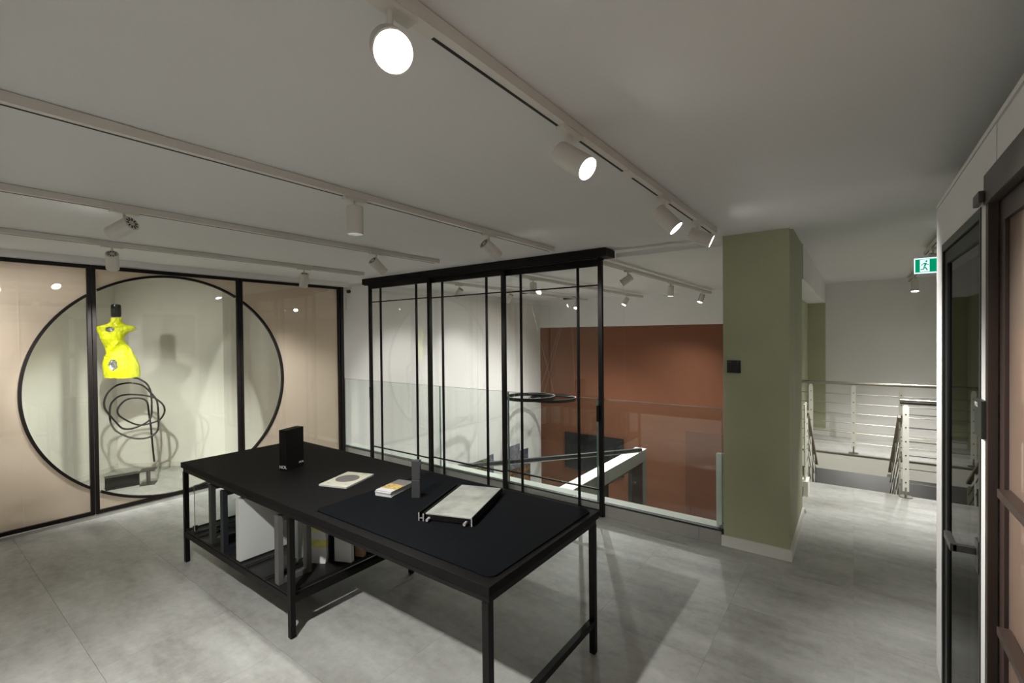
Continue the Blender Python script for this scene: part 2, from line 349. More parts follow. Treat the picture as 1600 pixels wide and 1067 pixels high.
for (a, b) in pan:
    s = 0.028
    PB('stile', (XP-0.02, a, ZB), (XP+0.02, a+s, ZT), M['bronze'], 0.002)
    PB('stile', (XP-0.02, b-s, ZB), (XP+0.02, b, ZT), M['bronze'], 0.002)
    PB('bottom_rail', (XP-0.02, a+s, ZB), (XP+0.02, b-s, ZB+0.034), M['bronze'], 0.002)
    PB('top_rail', (XP-0.02, a+s, ZT-0.034), (XP+0.02, b-s, ZT), M['bronze'], 0.002)
    # glass pane
    PB('glass_pane', (XP-0.003, a+s, ZB+0.034), (XP+0.003, b-s, ZT-0.034), G_SHOW)
    # pink film outside the circle (thin sheet on the back of the glass)
    bm = bm_new(); N = 60; ya, yb, za, zb = a+s, b-s, ZB+0.034, ZT-0.034
    def colz(y):
        d = (CR-0.008)**2-(y-CY)**2
        return None if d <= 0 else (max(za, CZ-sqrt(d)), min(zb, CZ+sqrt(d)))
    for k in range(N):
        y0 = ya+(yb-ya)*k/N; y1 = ya+(yb-ya)*(k+1)/N; c0 = colz(y0); c1 = colz(y1)
        def quad(p):
            bm.faces.new([bm.verts.new((-0.006, q[0]-1.786, q[1])) for q in p])
        if c0 is None and c1 is None: quad([(y0, za), (y1, za), (y1, zb), (y0, zb)])
        else:
            c0 = c0 or (CZ, CZ); c1 = c1 or (CZ, CZ)
            quad([(y0, za), (y1, za), (y1, c1[0]), (y0, c0[0])]); quad([(y0, c0[1]), (y1, c1[1]), (y1, zb), (y0, zb)])
    bmesh.ops.remove_doubles(bm, verts=bm.verts, dist=1e-5); bmesh.ops.dissolve_degenerate(bm, edges=bm.edges, dist=1e-5)
    bmesh.ops.solidify(bm, geom=bm.faces, thickness=0.001)
    obj('pink_film', bm, G_PINK, part)
    for arc in arc_pts(a+s, b-s, CR):
        bm = bm_new(); rw = 0.0115
        ring = []
        for t in arc:
            q = []
            for (dr, dx) in ((-rw, 0.018), (rw, 0.018), (rw, -0.018), (-rw, -0.018)):
                q.append(bm.verts.new((dx, CY-1.786+(CR+dr)*cos(t), CZ+(CR+dr)*sin(t))))
            ring.append(q)
        for i in range(len(ring)-1):
            for k in range(4): bm.faces.new((ring[i][k], ring[i][(k+1) % 4], ring[i+1][(k+1) % 4], ring[i+1][k]))
        bm.faces.new(ring[0]); bm.faces.new(ring[-1][::-1])
        obj('circle_bar', bm, M['bronze'], part)

# ------------------------------------------------------------------ sliding doors with header
hd = thing('sliding_door_header', 'long black ceiling header box carrying the three glazed sliding doors', 'door header', (-3.42, 3.78, CEIL))
bm = bm_new(); prism(bm, [(-1.725, -0.075), (1.715, -0.075), (1.715, -0.022), (1.692, 0.0)] if False else [(-1.725, 0), (-1.725, -0.074), (1.71, -0.074), (1.71, -0.012), (1.698, 0)], -0.09, 0.085, Matrix.Rotation(radians(90), 4, 'X'))
obj('fascia', bm, M['black'], hd)
for k, yy in enumerate((3.72, 3.775, 3.83)):
    B('guide_rail', (-1.70, yy-0.012-3.78, -0.085), (1.62, yy+0.012-3.78, -0.074), M['black'], hd)
doors = [(-5.03, -3.905, 3.72, (-4.80, -4.14), 'L', 'leftmost of the three black framed glazed sliding doors, beside the white wall'),
         (-3.99, -2.865, 3.775, (-3.765, -3.115), '', 'middle one of the three black framed glazed sliding doors'),
         (-2.955, -1.812, 3.83, (-2.71, -2.06), 'R', 'rightmost of the three black framed glazed sliding doors, with black handle near the terracotta view')]
for (a, b, yy, mun, hs, lb) in doors:
    cx = (a+b)/2; t = thing('sliding_door', lb, 'door', (cx, yy, 0), 0, 'sliding glass doors')
    def DB(n, lo, hi, m, bev=0.0): return B(n, (lo[0]-cx, lo[1], lo[2]), (hi[0]-cx, hi[1], hi[2]), m, t, bev)
    DB('stile', (a, -0.016, 0.012), (a+0.040, 0.016, 2.325), M['black'], 0.0015)
    DB('stile', (b-0.040, -0.016, 0.012), (b, 0.016, 2.325), M['black'], 0.0015)
    DB('top_rail', (a+0.040, -0.016, 2.275), (b-0.040, 0.016, 2.325), M['black'], 0.0015)
    DB('bottom_rail', (a+0.040, -0.016, 0.012), (b-0.040, 0.016, 0.062), M['black'], 0.0015)
    for z in (2.104, 0.252): DB('horizontal_muntin', (a+0.040, -0.009, z-0.006), (b-0.040, 0.009, z+0.006), M['black'])
    for x in mun: DB('vertical_muntin', (x-0.010, -0.010, 0.062), (x+0.010, 0.010, 2.275), M['black'])
    DB('glass_pane', (a+0.040, -0.003, 0.062), (b-0.040, 0.003, 2.275), G_CLEAR)
    if hs:
        x = a+0.046 if hs == 'L' else b-0.036
        DB('handle', (x-0.012, -0.045, 0.875), (x+0.012, -0.016, 1.02), M['black'], 0.003)

# ------------------------------------------------------------------ glass balustrade along the atrium
bal = thing('glass_balustrade', 'frameless waist-high glass balustrade in a black floor channel along the atrium edge', 'balustrade', (-3.4, 3.882, 0.106))
B('channel', (-2.45, -0.022, 0.0), (2.57, 0.020, 0.016), M['chan'], bal)
gx = [-5.84, -3.93, -2.92, -1.895, -0.826]
for a, b in zip(gx[:-1], gx[1:]):
    g = B('glass_panel', (a+0.006+3.4, -0.007, 0.016), (b-0.006+3.4, 0.007, 0.962), G_BAL, bal)
    B('edge', (b-0.006+3.4, -0.007, 0.016), (b-0.003+3.4, 0.007, 0.962), G_EDGE, g)
    B('edge', (a+0.003+3.4, -0.007, 0.016), (a+0.006+3.4, 0.007, 0.962), G_EDGE, g)
    B('edge', (a+0.003+3.4, -0.007, 0.962), (b-0.003+3.4, 0.007, 0.9645), G_EDGE, g)

# ================================================================== TABLE
tb = thing('display_table', 'long black steel display table with slatted lower shelf at its left end', 'table', (-2.53, 1.74, 0))
def TB(n, lo, hi, m, bev=0.0): return B(n, (lo[0]+2.53, lo[1]-1.74, lo[2]), (hi[0]+2.53, hi[1]-1.74, hi[2]), m, tb, bev)
x0, x1, y0, y1 = -4.01, -1.062, 1.285, 2.185
TB('tabletop', (x0, y0, 0.702), (-2.27, y1, 0.740), M['tabl'], 0.003)
TB('tabletop', (-2.27, y0, 0.702), (x1, y1, 0.740), M['tabl'], 0.003)
for (a, b) in ((x0+0.012, -2.505), (-2.505, x1-0.012)):
    TB('apron', (a, y0+0.012, 0.672), (b, y0+0.042, 0.702), M['black']); TB('apron', (a, y1-0.042, 0.672), (b, y1-0.012, 0.702), M['black'])
for x in (x0+0.012, -2.52, x1-0.042): TB('apron', (x, y0+0.042, 0.672), (x+0.03, y1-0.042, 0.702), M['black'])
for x in (x0+0.012, -2.505, x1-0.042):
    for y in (y0+0.008, y1-0.038): TB('leg', (x-0.001, y, 0.004), (x+0.031, y+0.03, 0.672), M['black'], 0.0015)
    for y in (y0+0.008, y1-0.038): TB('foot', (x+0.004, y+0.005, 0.0), (x+0.026, y+0.025, 0.004), M['black'])
TB('cross_bar', (x1-0.042, y0+0.038, 0.150), (x1-0.012, y1-0.038, 0.182), M['black'], 0.0015)
# lower shelf
TB('shelf_rail', (x0+0.042, y0+0.008, 0.192), (-2.505, y0+0.036, 0.232), M['black'], 0.0015)
TB('shelf_rail', (x0+0.042, y1-0.036, 0.192), (-2.505, y1-0.008, 0.232), M['black'], 0.0015)
TB('shelf_rail', (x0+0.012, y0+0.038, 0.192), (x0+0.042, y1-0.038, 0.232), M['black'], 0.0015)
TB('shelf_rail', (-2.505, y0+0.038, 0.192), (-2.475, y1-0.038, 0.232), M['black'], 0.0015)
gaps = [x0+0.044, -3.748, -3.495, -3.258, -3.012, -2.765, -2.507]
for a, b in zip(gaps[:-1], gaps[1:]):
    TB('shelf_board', (a+0.006, y0+0.014, 0.232), (b-0.006, y1-0.014, 0.242), M['slat'], 0.0015)
    TB('board_lip', (a+0.006, y0+0.014, 0.242), (a+0.016, y1-0.014, 0.252), M['slat'])
    TB('board_lip', (b-0.016, y0+0.014, 0.242), (b-0.006, y1-0.014, 0.252), M['slat'])
# mat
def rrect(w, h, r, n=6):
    pts = []
    for cx, cy, a0 in ((w/2-r, h/2-r, 0), (-w/2+r, h/2-r, 90), (-w/2+r, -h/2+r, 180), (w/2-r, -h/2+r, 270)):
        for k in range(n+1): a = radians(a0+90*k/n); pts.append((cx+r*cos(a), cy+r*sin(a)))
    return pts
bm = bm_new(); prism(bm, rrect(1.20, 0.825, 0.035), 0, 0.006)
o = obj('desk_mat', bm, M['matb']); o.location = (-1.69, 1.747, 0.740)
lab(o, 'large matte black mat with rounded corners covering the right half of the table', 'desk mat')

# ---- things on the table
t = thing('upright_box', 'tall narrow black box with white letters standing near the table\'s left end', 'box', (-3.19, 1.70, 0.740), radians(19))
bm = bm_new(); box(bm, (-0.032, -0.09, 0), (0.032, 0.07, 0.278)); obj('casing', bm, M['black'], t, 0.0015)
text_obj('lettering', 'NOL', 0.030, Matrix.Translation((-0.001, -0.0905, 0.022)) @ Matrix.Rotation(radians(90), 4, 'X'), M['text'], t)
text_obj('lettering', 'NOL', 0.022, Matrix.Translation((0.0325, 0.045, 0.030)) @ Matrix.Rotation(radians(90), 4, 'Z') @ Matrix.Rotation(radians(90), 4, 'X'), M['text'], t)

t = thing('brochure', 'cream square brochure with a large dark grey circle on its cover', 'brochure', (-2.600, 1.738, 0.740), radians(18.5))
B('pages', (-0.101, -0.140, 0.0), (0.101, 0.140, 0.008), M['pwhite'], t); B('cover', (-0.102, -0.141, 0.008), (0.102, 0.141, 0.0095), M['paper'], t)
bm = bm_new(); prism(bm, [(0.074*cos(2*pi*k/40)-0.006, 0.074*sin(2*pi*k/40)+0.012) for k in range(40)], 0.0095, 0.0098); obj('printed_circle', bm, M['pgrey'], t)
text_obj('lettering', 'O •', 0.016, Matrix.Translation((0.062, -0.092, 0.0097)), M['pgrey'], t, 0.0002)
text_obj('lettering', '2021', 0.010, Matrix.Translation((-0.06, -0.10, 0.0097)), M['panelg'], t, 0.0002)
text_obj('lettering', 'collection', 0.011, Matrix.Translation((0.045, 0.125, 0.0097)), M['panelg'], t, 0.0002)

LB = ['lowest booklet of the small white stack on the black mat', 'second booklet from the bottom of the small stack on the mat', 'third booklet from the bottom of the small stack on the mat', 'fourth booklet from the bottom, just under the gold-covered one', 'topmost booklet of the stack with a gold and grey printed cover']
for k in range(5):
    t = thing('booklet', LB[k], 'booklet', (-2.175+random.uniform(-.004, .004), 1.772+random.uniform(-.004, .004), 0.746+0.0062*k), radians(14+random.uniform(-3, 3)), 'stacked booklets on the mat')
    B('pages', (-0.055, -0.105, 0.0), (0.055, 0.105, 0.0050), M['pwhite'], t); B('cover', (-0.056, -0.106, 0.0050), (0.056, 0.106, 0.0060), M['pwhite'], t)
    if k == 4:
        B('printed_photo', (-0.054, -0.062, 0.0060), (0.054, 0.020, 0.0064), M['gold'], t); B('printed_band', (-0.055, 0.020, 0.0060), (0.055, 0.105, 0.0063), M['pgrey'], t)

t = thing('handle_sample', 'short dark grey upright block in two halves standing beside the booklets', 'sample block', (-1.992, 1.775, 0.746), radians(32))
B('lower_block', (-0.024, -0.018, 0), (0.024, 0.020, 0.100), M['tower'], t, 0.0015); B('upper_block', (-0.023, -0.016, 0.101), (0.023, 0.019, 0.208), M['tower'], t, 0.0015)

t = thing('profile_sample', 'concrete-look slab in a black aluminium profile frame with screws at its end', 'profile sample', (-1.672, 1.831, 0.746), radians(19.5))
B('slab', (-0.112, -0.238, 0.031), (0.132, 0.215, 0.037), M['stone'], t, 0.001)
B('core', (-0.112, -0.234, 0.004), (0.130, 0.212, 0.031), M['black'], t)
pf = B('side_profile', (0.133, -0.246, 0.0), (0.138, 0.218, 0.040), M['black'], t); B('cut_end', (0.1325, -0.249, 0.0), (0.1385, -0.246, 0.040), M['cutend'], pf)
pf = B('side_profile', (-0.122, -0.246, 0.0), (-0.116, 0.218, 0.040), M['black'], t); B('cut_end', (-0.1225, -0.249, 0.0), (-0.1155, -0.246, 0.036), M['cutend'], pf)
pf = B('side_profile', (-0.146, -0.246, 0.0), (-0.141, 0.218, 0.040), M['black'], t); B('cut_end', (-0.1465, -0.249, 0.0), (-0.1405, -0.246, 0.040), M['cutend'], pf)
B('web', (-0.141, -0.246, 0.012), (-0.122, 0.218, 0.018), M['black'], t)
B('cut_end', (-0.141, -0.2475, 0.012), (-0.122, -0.246, 0.016), M['cutend'], t)
for x in (-0.093, 0.103):
    bm = bm_new(); cyl(bm, (x, -0.262, 0.012), (x, -0.230, 0.012), 0.0075, 12); obj('screw', bm, M['cutend'], t, smooth=True)

# ---- samples on the lower shelf
ZS = 0.252
def flat_panel(name, lb, x, y, w, d, h, m, rz=0.0, bev=0.001, grp='samples on the lower shelf'):
    t = thing(name, lb, 'sample', (x, y, ZS-0.0105), rz, grp); return t
t = flat_panel('glass_sample', 'small clear glass sample pane in a low black stand at the shelf\'s left end', -3.86, 1.50, 0, 0, 0, None)
B('pane', (-0.004, -0.18, 0.012), (0.004, 0.40, 0.345), G_CLEAR, t); B('edge', (-0.004, -0.182, 0.012), (0.004, -0.180, 0.345), M['alu'], t); B('top_edge', (-0.004, -0.18, 0.345), (0.004, 0.40, 0.347), G_EDGE, t)
B('stand', (-0.030, -0.19, 0.0), (0.030, 0.60, 0.012), M['slat'], t); B('clip', (-0.010, -0.19, 0.012), (-0.0045, -0.16, 0.05), M['chrome'], t)
def corner_sample(lb, x, y, w, h, m, dep=0.62):
    t = thing('frame_sample', lb, 'sample', (x, y, 0.242), 0, 'samples on the lower shelf')
    B('stile', (-w/2, 0, 0), (w/2, 0.030, h), m, t, 0.0015); B('top_rail', (-w/2+0.004, 0.030, h-0.035), (w/2-0.004, dep, h-0.003), m, t, 0.0015)
    B('bottom_rail', (-w/2+0.004, 0.030, 0.0), (w/2-0.004, dep, 0.030), m, t, 0.0015); B('stile', (-w/2, dep, 0), (w/2, dep+0.03, h), m, t, 0.0015)
    B('glass_pane', (-0.003, 0.030, 0.030), (0.003, dep, h-0.035), G_CLEAR, t); return t
corner_sample('dark grey corner frame sample, leftmost of the upright frames on the shelf', -3.558, 1.308, 0.042, 0.408, M['gframe'])
t = corner_sample('anthracite corner frame sample just left of the large white panel', -3.352, 1.300, 0.044, 0.408, M['navy'])
text_obj('lettering', 'Manufacturer', 0.028, Matrix.Translation((-0.024, 0.22, 0.016)) @ Matrix.Rotation(radians(-90), 4, 'Z') @ Matrix.Rotation(radians(90), 4, 'X'), M['text'], t)
t = thing('panel_sample', 'large white lacquered panel standing upright on the lower shelf', 'sample', (-3.118, 1.300, 0.242), 0, 'samples on the lower shelf'); B('board', (-0.028, 0, 0.01), (0.024, 0.60, 0.40), M['panelw'], t, 0.0015); B('back_edge', (-0.027, 0.6, 0.01), (0.023, 0.604, 0.40), M['panelg'], t)
t = corner_sample('light anodised grey frame sample just left of the table\'s middle leg', -2.655, 1.310, 0.044, 0.395, M['panelg'], 0.17)
t = thing('panel_sample', 'white panel sample standing behind the light grey frame sample', 'sample', (-2.845, 1.53, 0.242), 0, 'samples on the lower shelf'); B('board', (-0.022, 0, 0.01), (0.018, 0.52, 0.36), M['panelw'], t, 0.0015); B('mount', (0.019, 0.30, 0.12), (0.024, 0.5, 0.30), M['panelg'], t)
# stone with a yellow vein, irregular outline
t = thing('stone_sample', 'rough-edged white stone slab with a yellow vein behind the middle leg', 'sample', (-2.700, 1.60, 0.242), radians(28), 'samples on the lower shelf')
def slabpoly(z0, z1, jit):
    zz = [z0+(z1-z0)*k/8 for k in range(9)]
    rnd = random.Random(3); L = [(-0.055-rnd.uniform(-.5, .5)*0.012, z) for z in zz]; R = [(0.050+rnd.uniform(-.5, .5)*0.014, z) for z in zz]
    return L, R
L, R = slabpoly(0.0, 0.40, 1)
def seg(a, b, m, nm):
    bm = bm_new(); poly = L[a:b+1]+R[a:b+1][::-1]; prism(bm, poly, -0.014, 0.014, Matrix.Rotation(radians(90), 4, 'X')); obj(nm, bm, m, t)
seg(0, 2, M['marble'], 'slab'); seg(2, 3, M['ystone'], 'yellow_vein'); seg(3, 4, M['marble'], 'slab'); seg(4, 5, M['ystone'], 'yellow_vein'); seg(5, 8, M['marble'], 'slab')
t = thing('panel_sample', 'thin black upright sheet between the stone slab and a white panel', 'sample', (-2.648, 1.640, 0.242), 0, 'samples on the lower shelf'); B('sheet', (-0.006, 0, 0.01), (0.006, 0.36, 0.39), M['black'], t); B('edge', (-0.007, -0.006, 0.01), (0.007, 0, 0.39), M['black'], t)
t = thing('panel_sample', 'narrow white panel beside the stone slab, seen right of the middle leg', 'sample', (-2.615, 1.675, 0.242), radians(24), 'samples on the lower shelf'); B('board', (-0.012, -0.02, 0.01), (0.105, 0.012, 0.38), M['panelw'], t, 0.0015); B('back', (-0.010, 0.0125, 0.02), (0.10, 0.016, 0.37), M['panelg'], t)
t = thing('panel_sample', 'left one of the two brown wooden panels right of the narrow white one', 'sample', (-2.545, 1.790, 0.242), radians(24), 'samples on the lower shelf'); B('board', (-0.030, -0.014, 0.01), (0.028, 0.020, 0.38), M['panelb'], t, 0.0015); B('edge', (-0.029, 0.0205, 0.01), (0.027, 0.022, 0.38), M['black'], t)
t = thing('panel_sample', 'right one of the two brown wooden panels, beside the dark frame', 'sample', (-2.540, 1.865, 0.242), radians(24), 'samples on the lower shelf'); B('board', (-0.030, -0.014, 0.01), (0.028, 0.020, 0.38), M['panelb'], t, 0.0015); B('edge', (-0.029, 0.0205, 0.01), (0.027, 0.022, 0.38), M['black'], t)
t = thing('panel_sample', 'black panel at the shelf\'s right rear corner beside the wooden panels', 'sample', (-2.545, 1.95, 0.242), radians(10), 'samples on the lower shelf'); B('board', (-0.040, -0.03, 0.01), (0.028, 0.16, 0.40), M['black'], t, 0.0015); B('edge', (-0.042, -0.032, 0.01), (-0.04, 0.16, 0.40), M['black'], t)

# ================================================================== SCULPTURE (behind the showcase glass)
RB = Vector((-6.505, 1.775, 0)); k_ = 5.25/722.9     # metres per photo pixel at the sculpture's distance
sc = thing('sculpture', 'neon yellow torso sculpture with black neck on looping black rod and steel beam base', 'sculpture', RB, yaw+radians(38)); KX = 0.80
# rod (local: x to the right seen from the room, z up)
def RP(X, Y): return ((X-520)/5.927*k_*KX, 0.0, 0.245-(Y-835)/5.927*k_*1.0)
rodpx = [(350, 25), (400, 38), (440, 48), (500, 85), (535, 135), (553, 200), (557, 300), (552, 400), (520, 450), (430, 488), (350, 500), (290, 485), (240, 430), (180, 350), (143, 290), (143, 220), (180, 150), (250, 100), (350, 85), (430, 98), (490, 125), (553, 190), (595, 245), (612, 300), (618, 440), (610, 530), (570, 575), (510, 598), (420, 597), (330, 570), (240, 515), (200, 460), (183, 400), (185, 300), (205, 250), (260, 205), (340, 190), (470, 203), (560, 225), (600, 245), (660, 300), (677, 360), (650, 420), (600, 455), (480, 478), (400, 465), (310, 415), (258, 370), (250, 320), (290, 265), (340, 235), (420, 228), (490, 245), (520, 285), (530, 380), (545, 500), (560, 700), (572, 838)]
P3 = []
for i, p in enumerate(rodpx):
    q = Vector(RP(*p)); q.y = 0.05*sin(i*0.42)*(1 if 3 < i < len(rodpx)-4 else 0); P3.append(q)
def catmull(P, n=5):
    out = []
    for i in range(len(P)-1):
        a = P[max(i-1, 0)]; b = P[i]; c = P[i+1]; d = P[min(i+2, len(P)-1)]
        for j in range(n):
            t = j/n; out.append(0.5*((2*b)+(c-a)*t+(2*a-5*b+4*c-d)*t*t+(3*b-a-3*c+d)*t**3))
    return out+[P[-1]]
bm = bm_new(); tube(bm, catmull(P3), 0.0095, 8); obj('rod', bm, M['rod'], sc, smooth=True)
# I beam base: right piece with its section facing the room, left piece running left
bb = bm_new(); rp = RP(520, 835)[0]
def ibeam(bm, cx, cy, ang, L, W, H, tf, tw):
    m = Matrix.Translation((cx, cy, 0)) @ Matrix.Rotation(ang, 4, 'Z')
    box(bm, (-L/2, -W/2, 0), (L/2, W/2, tf), m); box(bm, (-L/2, -W/2, H-tf), (L/2, W/2, H), m); box(bm, (-L/2, -tw/2, tf), (L/2, tw/2, H-tf), m)
ibeam(bb, -0.005, 0.0, radians(80), 0.15, 0.14, 0.165, 0.009, 0.012); obj('beam_base', bb, M['rust'], sc, 0.001)
bb = bm_new(); ibeam(bb, -0.235, 0.05, radians(8), 0.30, 0.12, 0.135, 0.008, 0.010); obj('beam_base', bb, M['rod'], sc, 0.001)
# torso: loft of asymmetric rings
TX0, TY0, TS_ = 140, 470, 7.62
def tz(Y):
    py = TY0+Y/TS_; pyr = 590+835/5.927
    return 0.245-(py-pyr)*k_
def tx(X):
    px = TX0+X/TS_; pxr = 140+520/5.927
    return (px-pxr)*k_*KX
prof = [(255, 270, 392, .040), (300, 262, 392, .042), (318, 240, 402, .046), (335, 205, 430, .052), (346, 150, 505, .056), (358, 112, 548, .056), (378, 104, 556, .058), (400, 110, 545, .062), (412, 116, 505, .066), (430, 126, 455, .072), (455, 138, 428, .078), (490, 150, 410, .082), (530, 165, 412, .084), (565, 182, 438, .082), (600, 196, 484, .083), (640, 207, 508, .084), (675, 208, 520, .090), (710, 188, 540, .100), (760, 172, 562, .108), (820, 166, 584, .112), (880, 172, 592, .110), (925, 180, 592, .104), (955, 186, 588, .100)]
prof2 = []
for a, b in zip(prof[:-1], prof[1:]):
    for j in range(4):
        t_ = j/4; prof2.append(tuple(a[i]*(1-t_)+b[i]*t_ for i in range(4)))
prof2.append(prof[-1])
NS = 112
bm = bm_new(); rings = []
cav = [((262, 392), 52, 30), ((290, 800), 52, 66)]
for (Y, xl, xr, dp) in prof2:
    ring = []; cx = (xl+xr)/2; hw = (xr-xl)/2
    for k in range(NS):
        a = 2*pi*k/NS; c, s = cos(a), sin(a)
        ex = 0.85
        px_ = cx+hw*(abs(c)**ex)*(1 if c >= 0 else -1)
        yy = -dp*(abs(s)**0.9)*(1 if s >= 0 else -1)
        if s > 0 and 380 < Y < 700:   # chest overhang, twisted waist
            g = max(0, 1-abs(Y-500)/90.0); yy -= 0.045*g*max(0, 1-abs(px_-260)/150)
            lo = 700-0.9*(px_-150)
            if Y > 520: yy -= 0.03*max(0, 1-abs(Y-lo-20)/60)
        if s > 0 and Y > 700: yy -= 0.03*max(0, 1-((px_-400)/200)**2)*min(1, (Y-700)/80)
        v = Vector((tx(px_), yy, tz(Y)))
        dn = noise.noise(v*38)*0.006+noise.noise(v*90)*0.0035
        nrm = Vector((c*0.6, -s, 0)).normalized(); v += nrm*dn
        if s > 0:
            for (c0, rx, ry) in cav:
                q = ((px_-c0[0])/rx)**2+((Y-c0[1])/ry)**2
                if q < 1: v.y += 0.030*(1-q)**0.5
        if Y > 950:
            v.z += 0.012*max(0, sin((px_-180)/410*2*pi*1.1+0.6))
        ring.append(bm.verts.new(v))
    rings.append(ring)
cf = []
for i in range(len(rings)-1):
    Y = (prof2[i][0]+prof2[i+1][0])/2
    for k in range(NS):
        fa = bm.faces.new((rings[i][k], rings[i][(k+1) % NS], rings[i+1][(k+1) % NS], rings[i+1][k]))
        a = 2*pi*(k+.5)/NS
        if sin(a) > 0:
            cx = (prof2[i][1]+prof2[i][2])/2; hw = (prof2[i][2]-prof2[i][1])/2; c = cos(a); px_ = cx+hw*(abs(c)**0.85)*(1 if c >= 0 else -1)
            for (c0, rx, ry) in cav:
                if ((px_-c0[0])/rx)**2+((Y-c0[1])/ry)**2 < 0.95: cf.append(fa)
top = bm.faces.new(rings[0][::-1]); bot = bm.faces.new(rings[-1])
cavs = []
for up_ in (True, False):
    q2 = bm_new(); zc = tz(600)
    for fa in cf:
        if (fa.calc_center_median().z > zc) == up_: q2.faces.new([q2.verts.new(v.co) for v in fa.verts])
    bmesh.ops.remove_doubles(q2, verts=q2.verts, dist=1e-5); cavs.append(q2)
bm3 = bm_new(); bm3.faces.new([bm3.verts.new(v.co+Vector((0, 0, -0.001))) for v in rings[-1]])
bmesh.ops.delete(bm, geom=cf, context='FACES')
tor = obj('torso', bm, M['yellow'], sc, smooth=True)
for q2 in cavs: obj('cavity', q2, M['silver'], tor, smooth=True)
obj('underside', bm3, M['gloss'], tor)
bm = bm_new(); cz = tz(248); r0 = (388-268)/2/TS_*k_*KX; cxn = tx(328)
pr = [(0.80, 0.0), (0.93, 0.008), (1.0, 0.02), (1.0, 0.085), (0.98, 0.125), (0.90, 0.138), (0.6, 0.143), (0.0, 0.144)]
rg = []
for (rr, zz) in pr[:-1]: rg.append([bm.verts.new((cxn+r0*rr*cos(2*pi*k/24), r0*rr*sin(2*pi*k/24), cz+zz)) for k in range(24)])
for i in range(len(rg)-1):
    for k in range(24): bm.faces.new((rg[i][k], rg[i][(k+1) % 24], rg[i+1][(k+1) % 24], rg[i+1][k]))
bm.faces.new(rg[-1]); bm.faces.new(rg[0][::-1]); obj('neck_cap', bm, M['gloss'], sc, smooth=True)

# ================================================================== TRACKS AND SPOTS
def track(xc, ya, yb, zt, lb, sx=0.020):
    t = thing('lighting_track', lb, 'track', (xc, (ya+yb)/2, zt)); h = (yb-ya)/2
    B('housing', (-0.020, -h, -0.036), (0.020, h, -0.0022), M['fix'], t); B('gap_shadow', (-0.015, -h, -0.0022), (0.015, h, 0.0), M['vent'], t)  # dark top strip stands in for the gap shadow under the ceiling
    B('slot', (-0.016, -h+0.03, -0.0375), (-0.007, h-0.03, -0.0358), M['vent'], t)
    B('end_cap', (-0.0205, h, -0.0365), (0.0205, h+0.006, 0.0), M['fix'], t)
    return t
tr = track(-0.808, -2.4, 3.55, CEIL, 'white ceiling track nearest the camera, ending beside the green pillar')
B('joint_cover', (-0.021, 1.37, -0.039), (0.021, 1.47, -0.0355), M['fix'], tr)
B('joint_cover', (-0.021, -0.6, -0.039), (0.021, 0.22, -0.0355), M['fix'], tr)
track(-2.085, -2.4, 3.42, CEIL, 'white ceiling track running over the table, with two spots')
track(-3.30, -2.4, 3.25, CEIL, 'white ceiling track between the table and the circle partition')
track(-4.60, -2.4, 3.32, CEIL, 'white ceiling track closest to the circle partition')
track(-2.075, 4.15, 8.86, CEIL2-0.035, 'rightmost white track over the atrium, with three spots')
track(-3.34, 4.15, 8.85, CEIL2-0.035, 'middle white track over the atrium, seen through the doors')
track(-4.50, 4.4, 8.75, CEIL2-0.035, 'leftmost white track over the atrium, near the pendant canopies')
track(0.66, 6.6, 8.85, CEIL2-0.035, 'short white track over the staircase landing'); track(0.56, 4.9, 5.9, CEIL2-0.035, 'short white track above the exit sign')

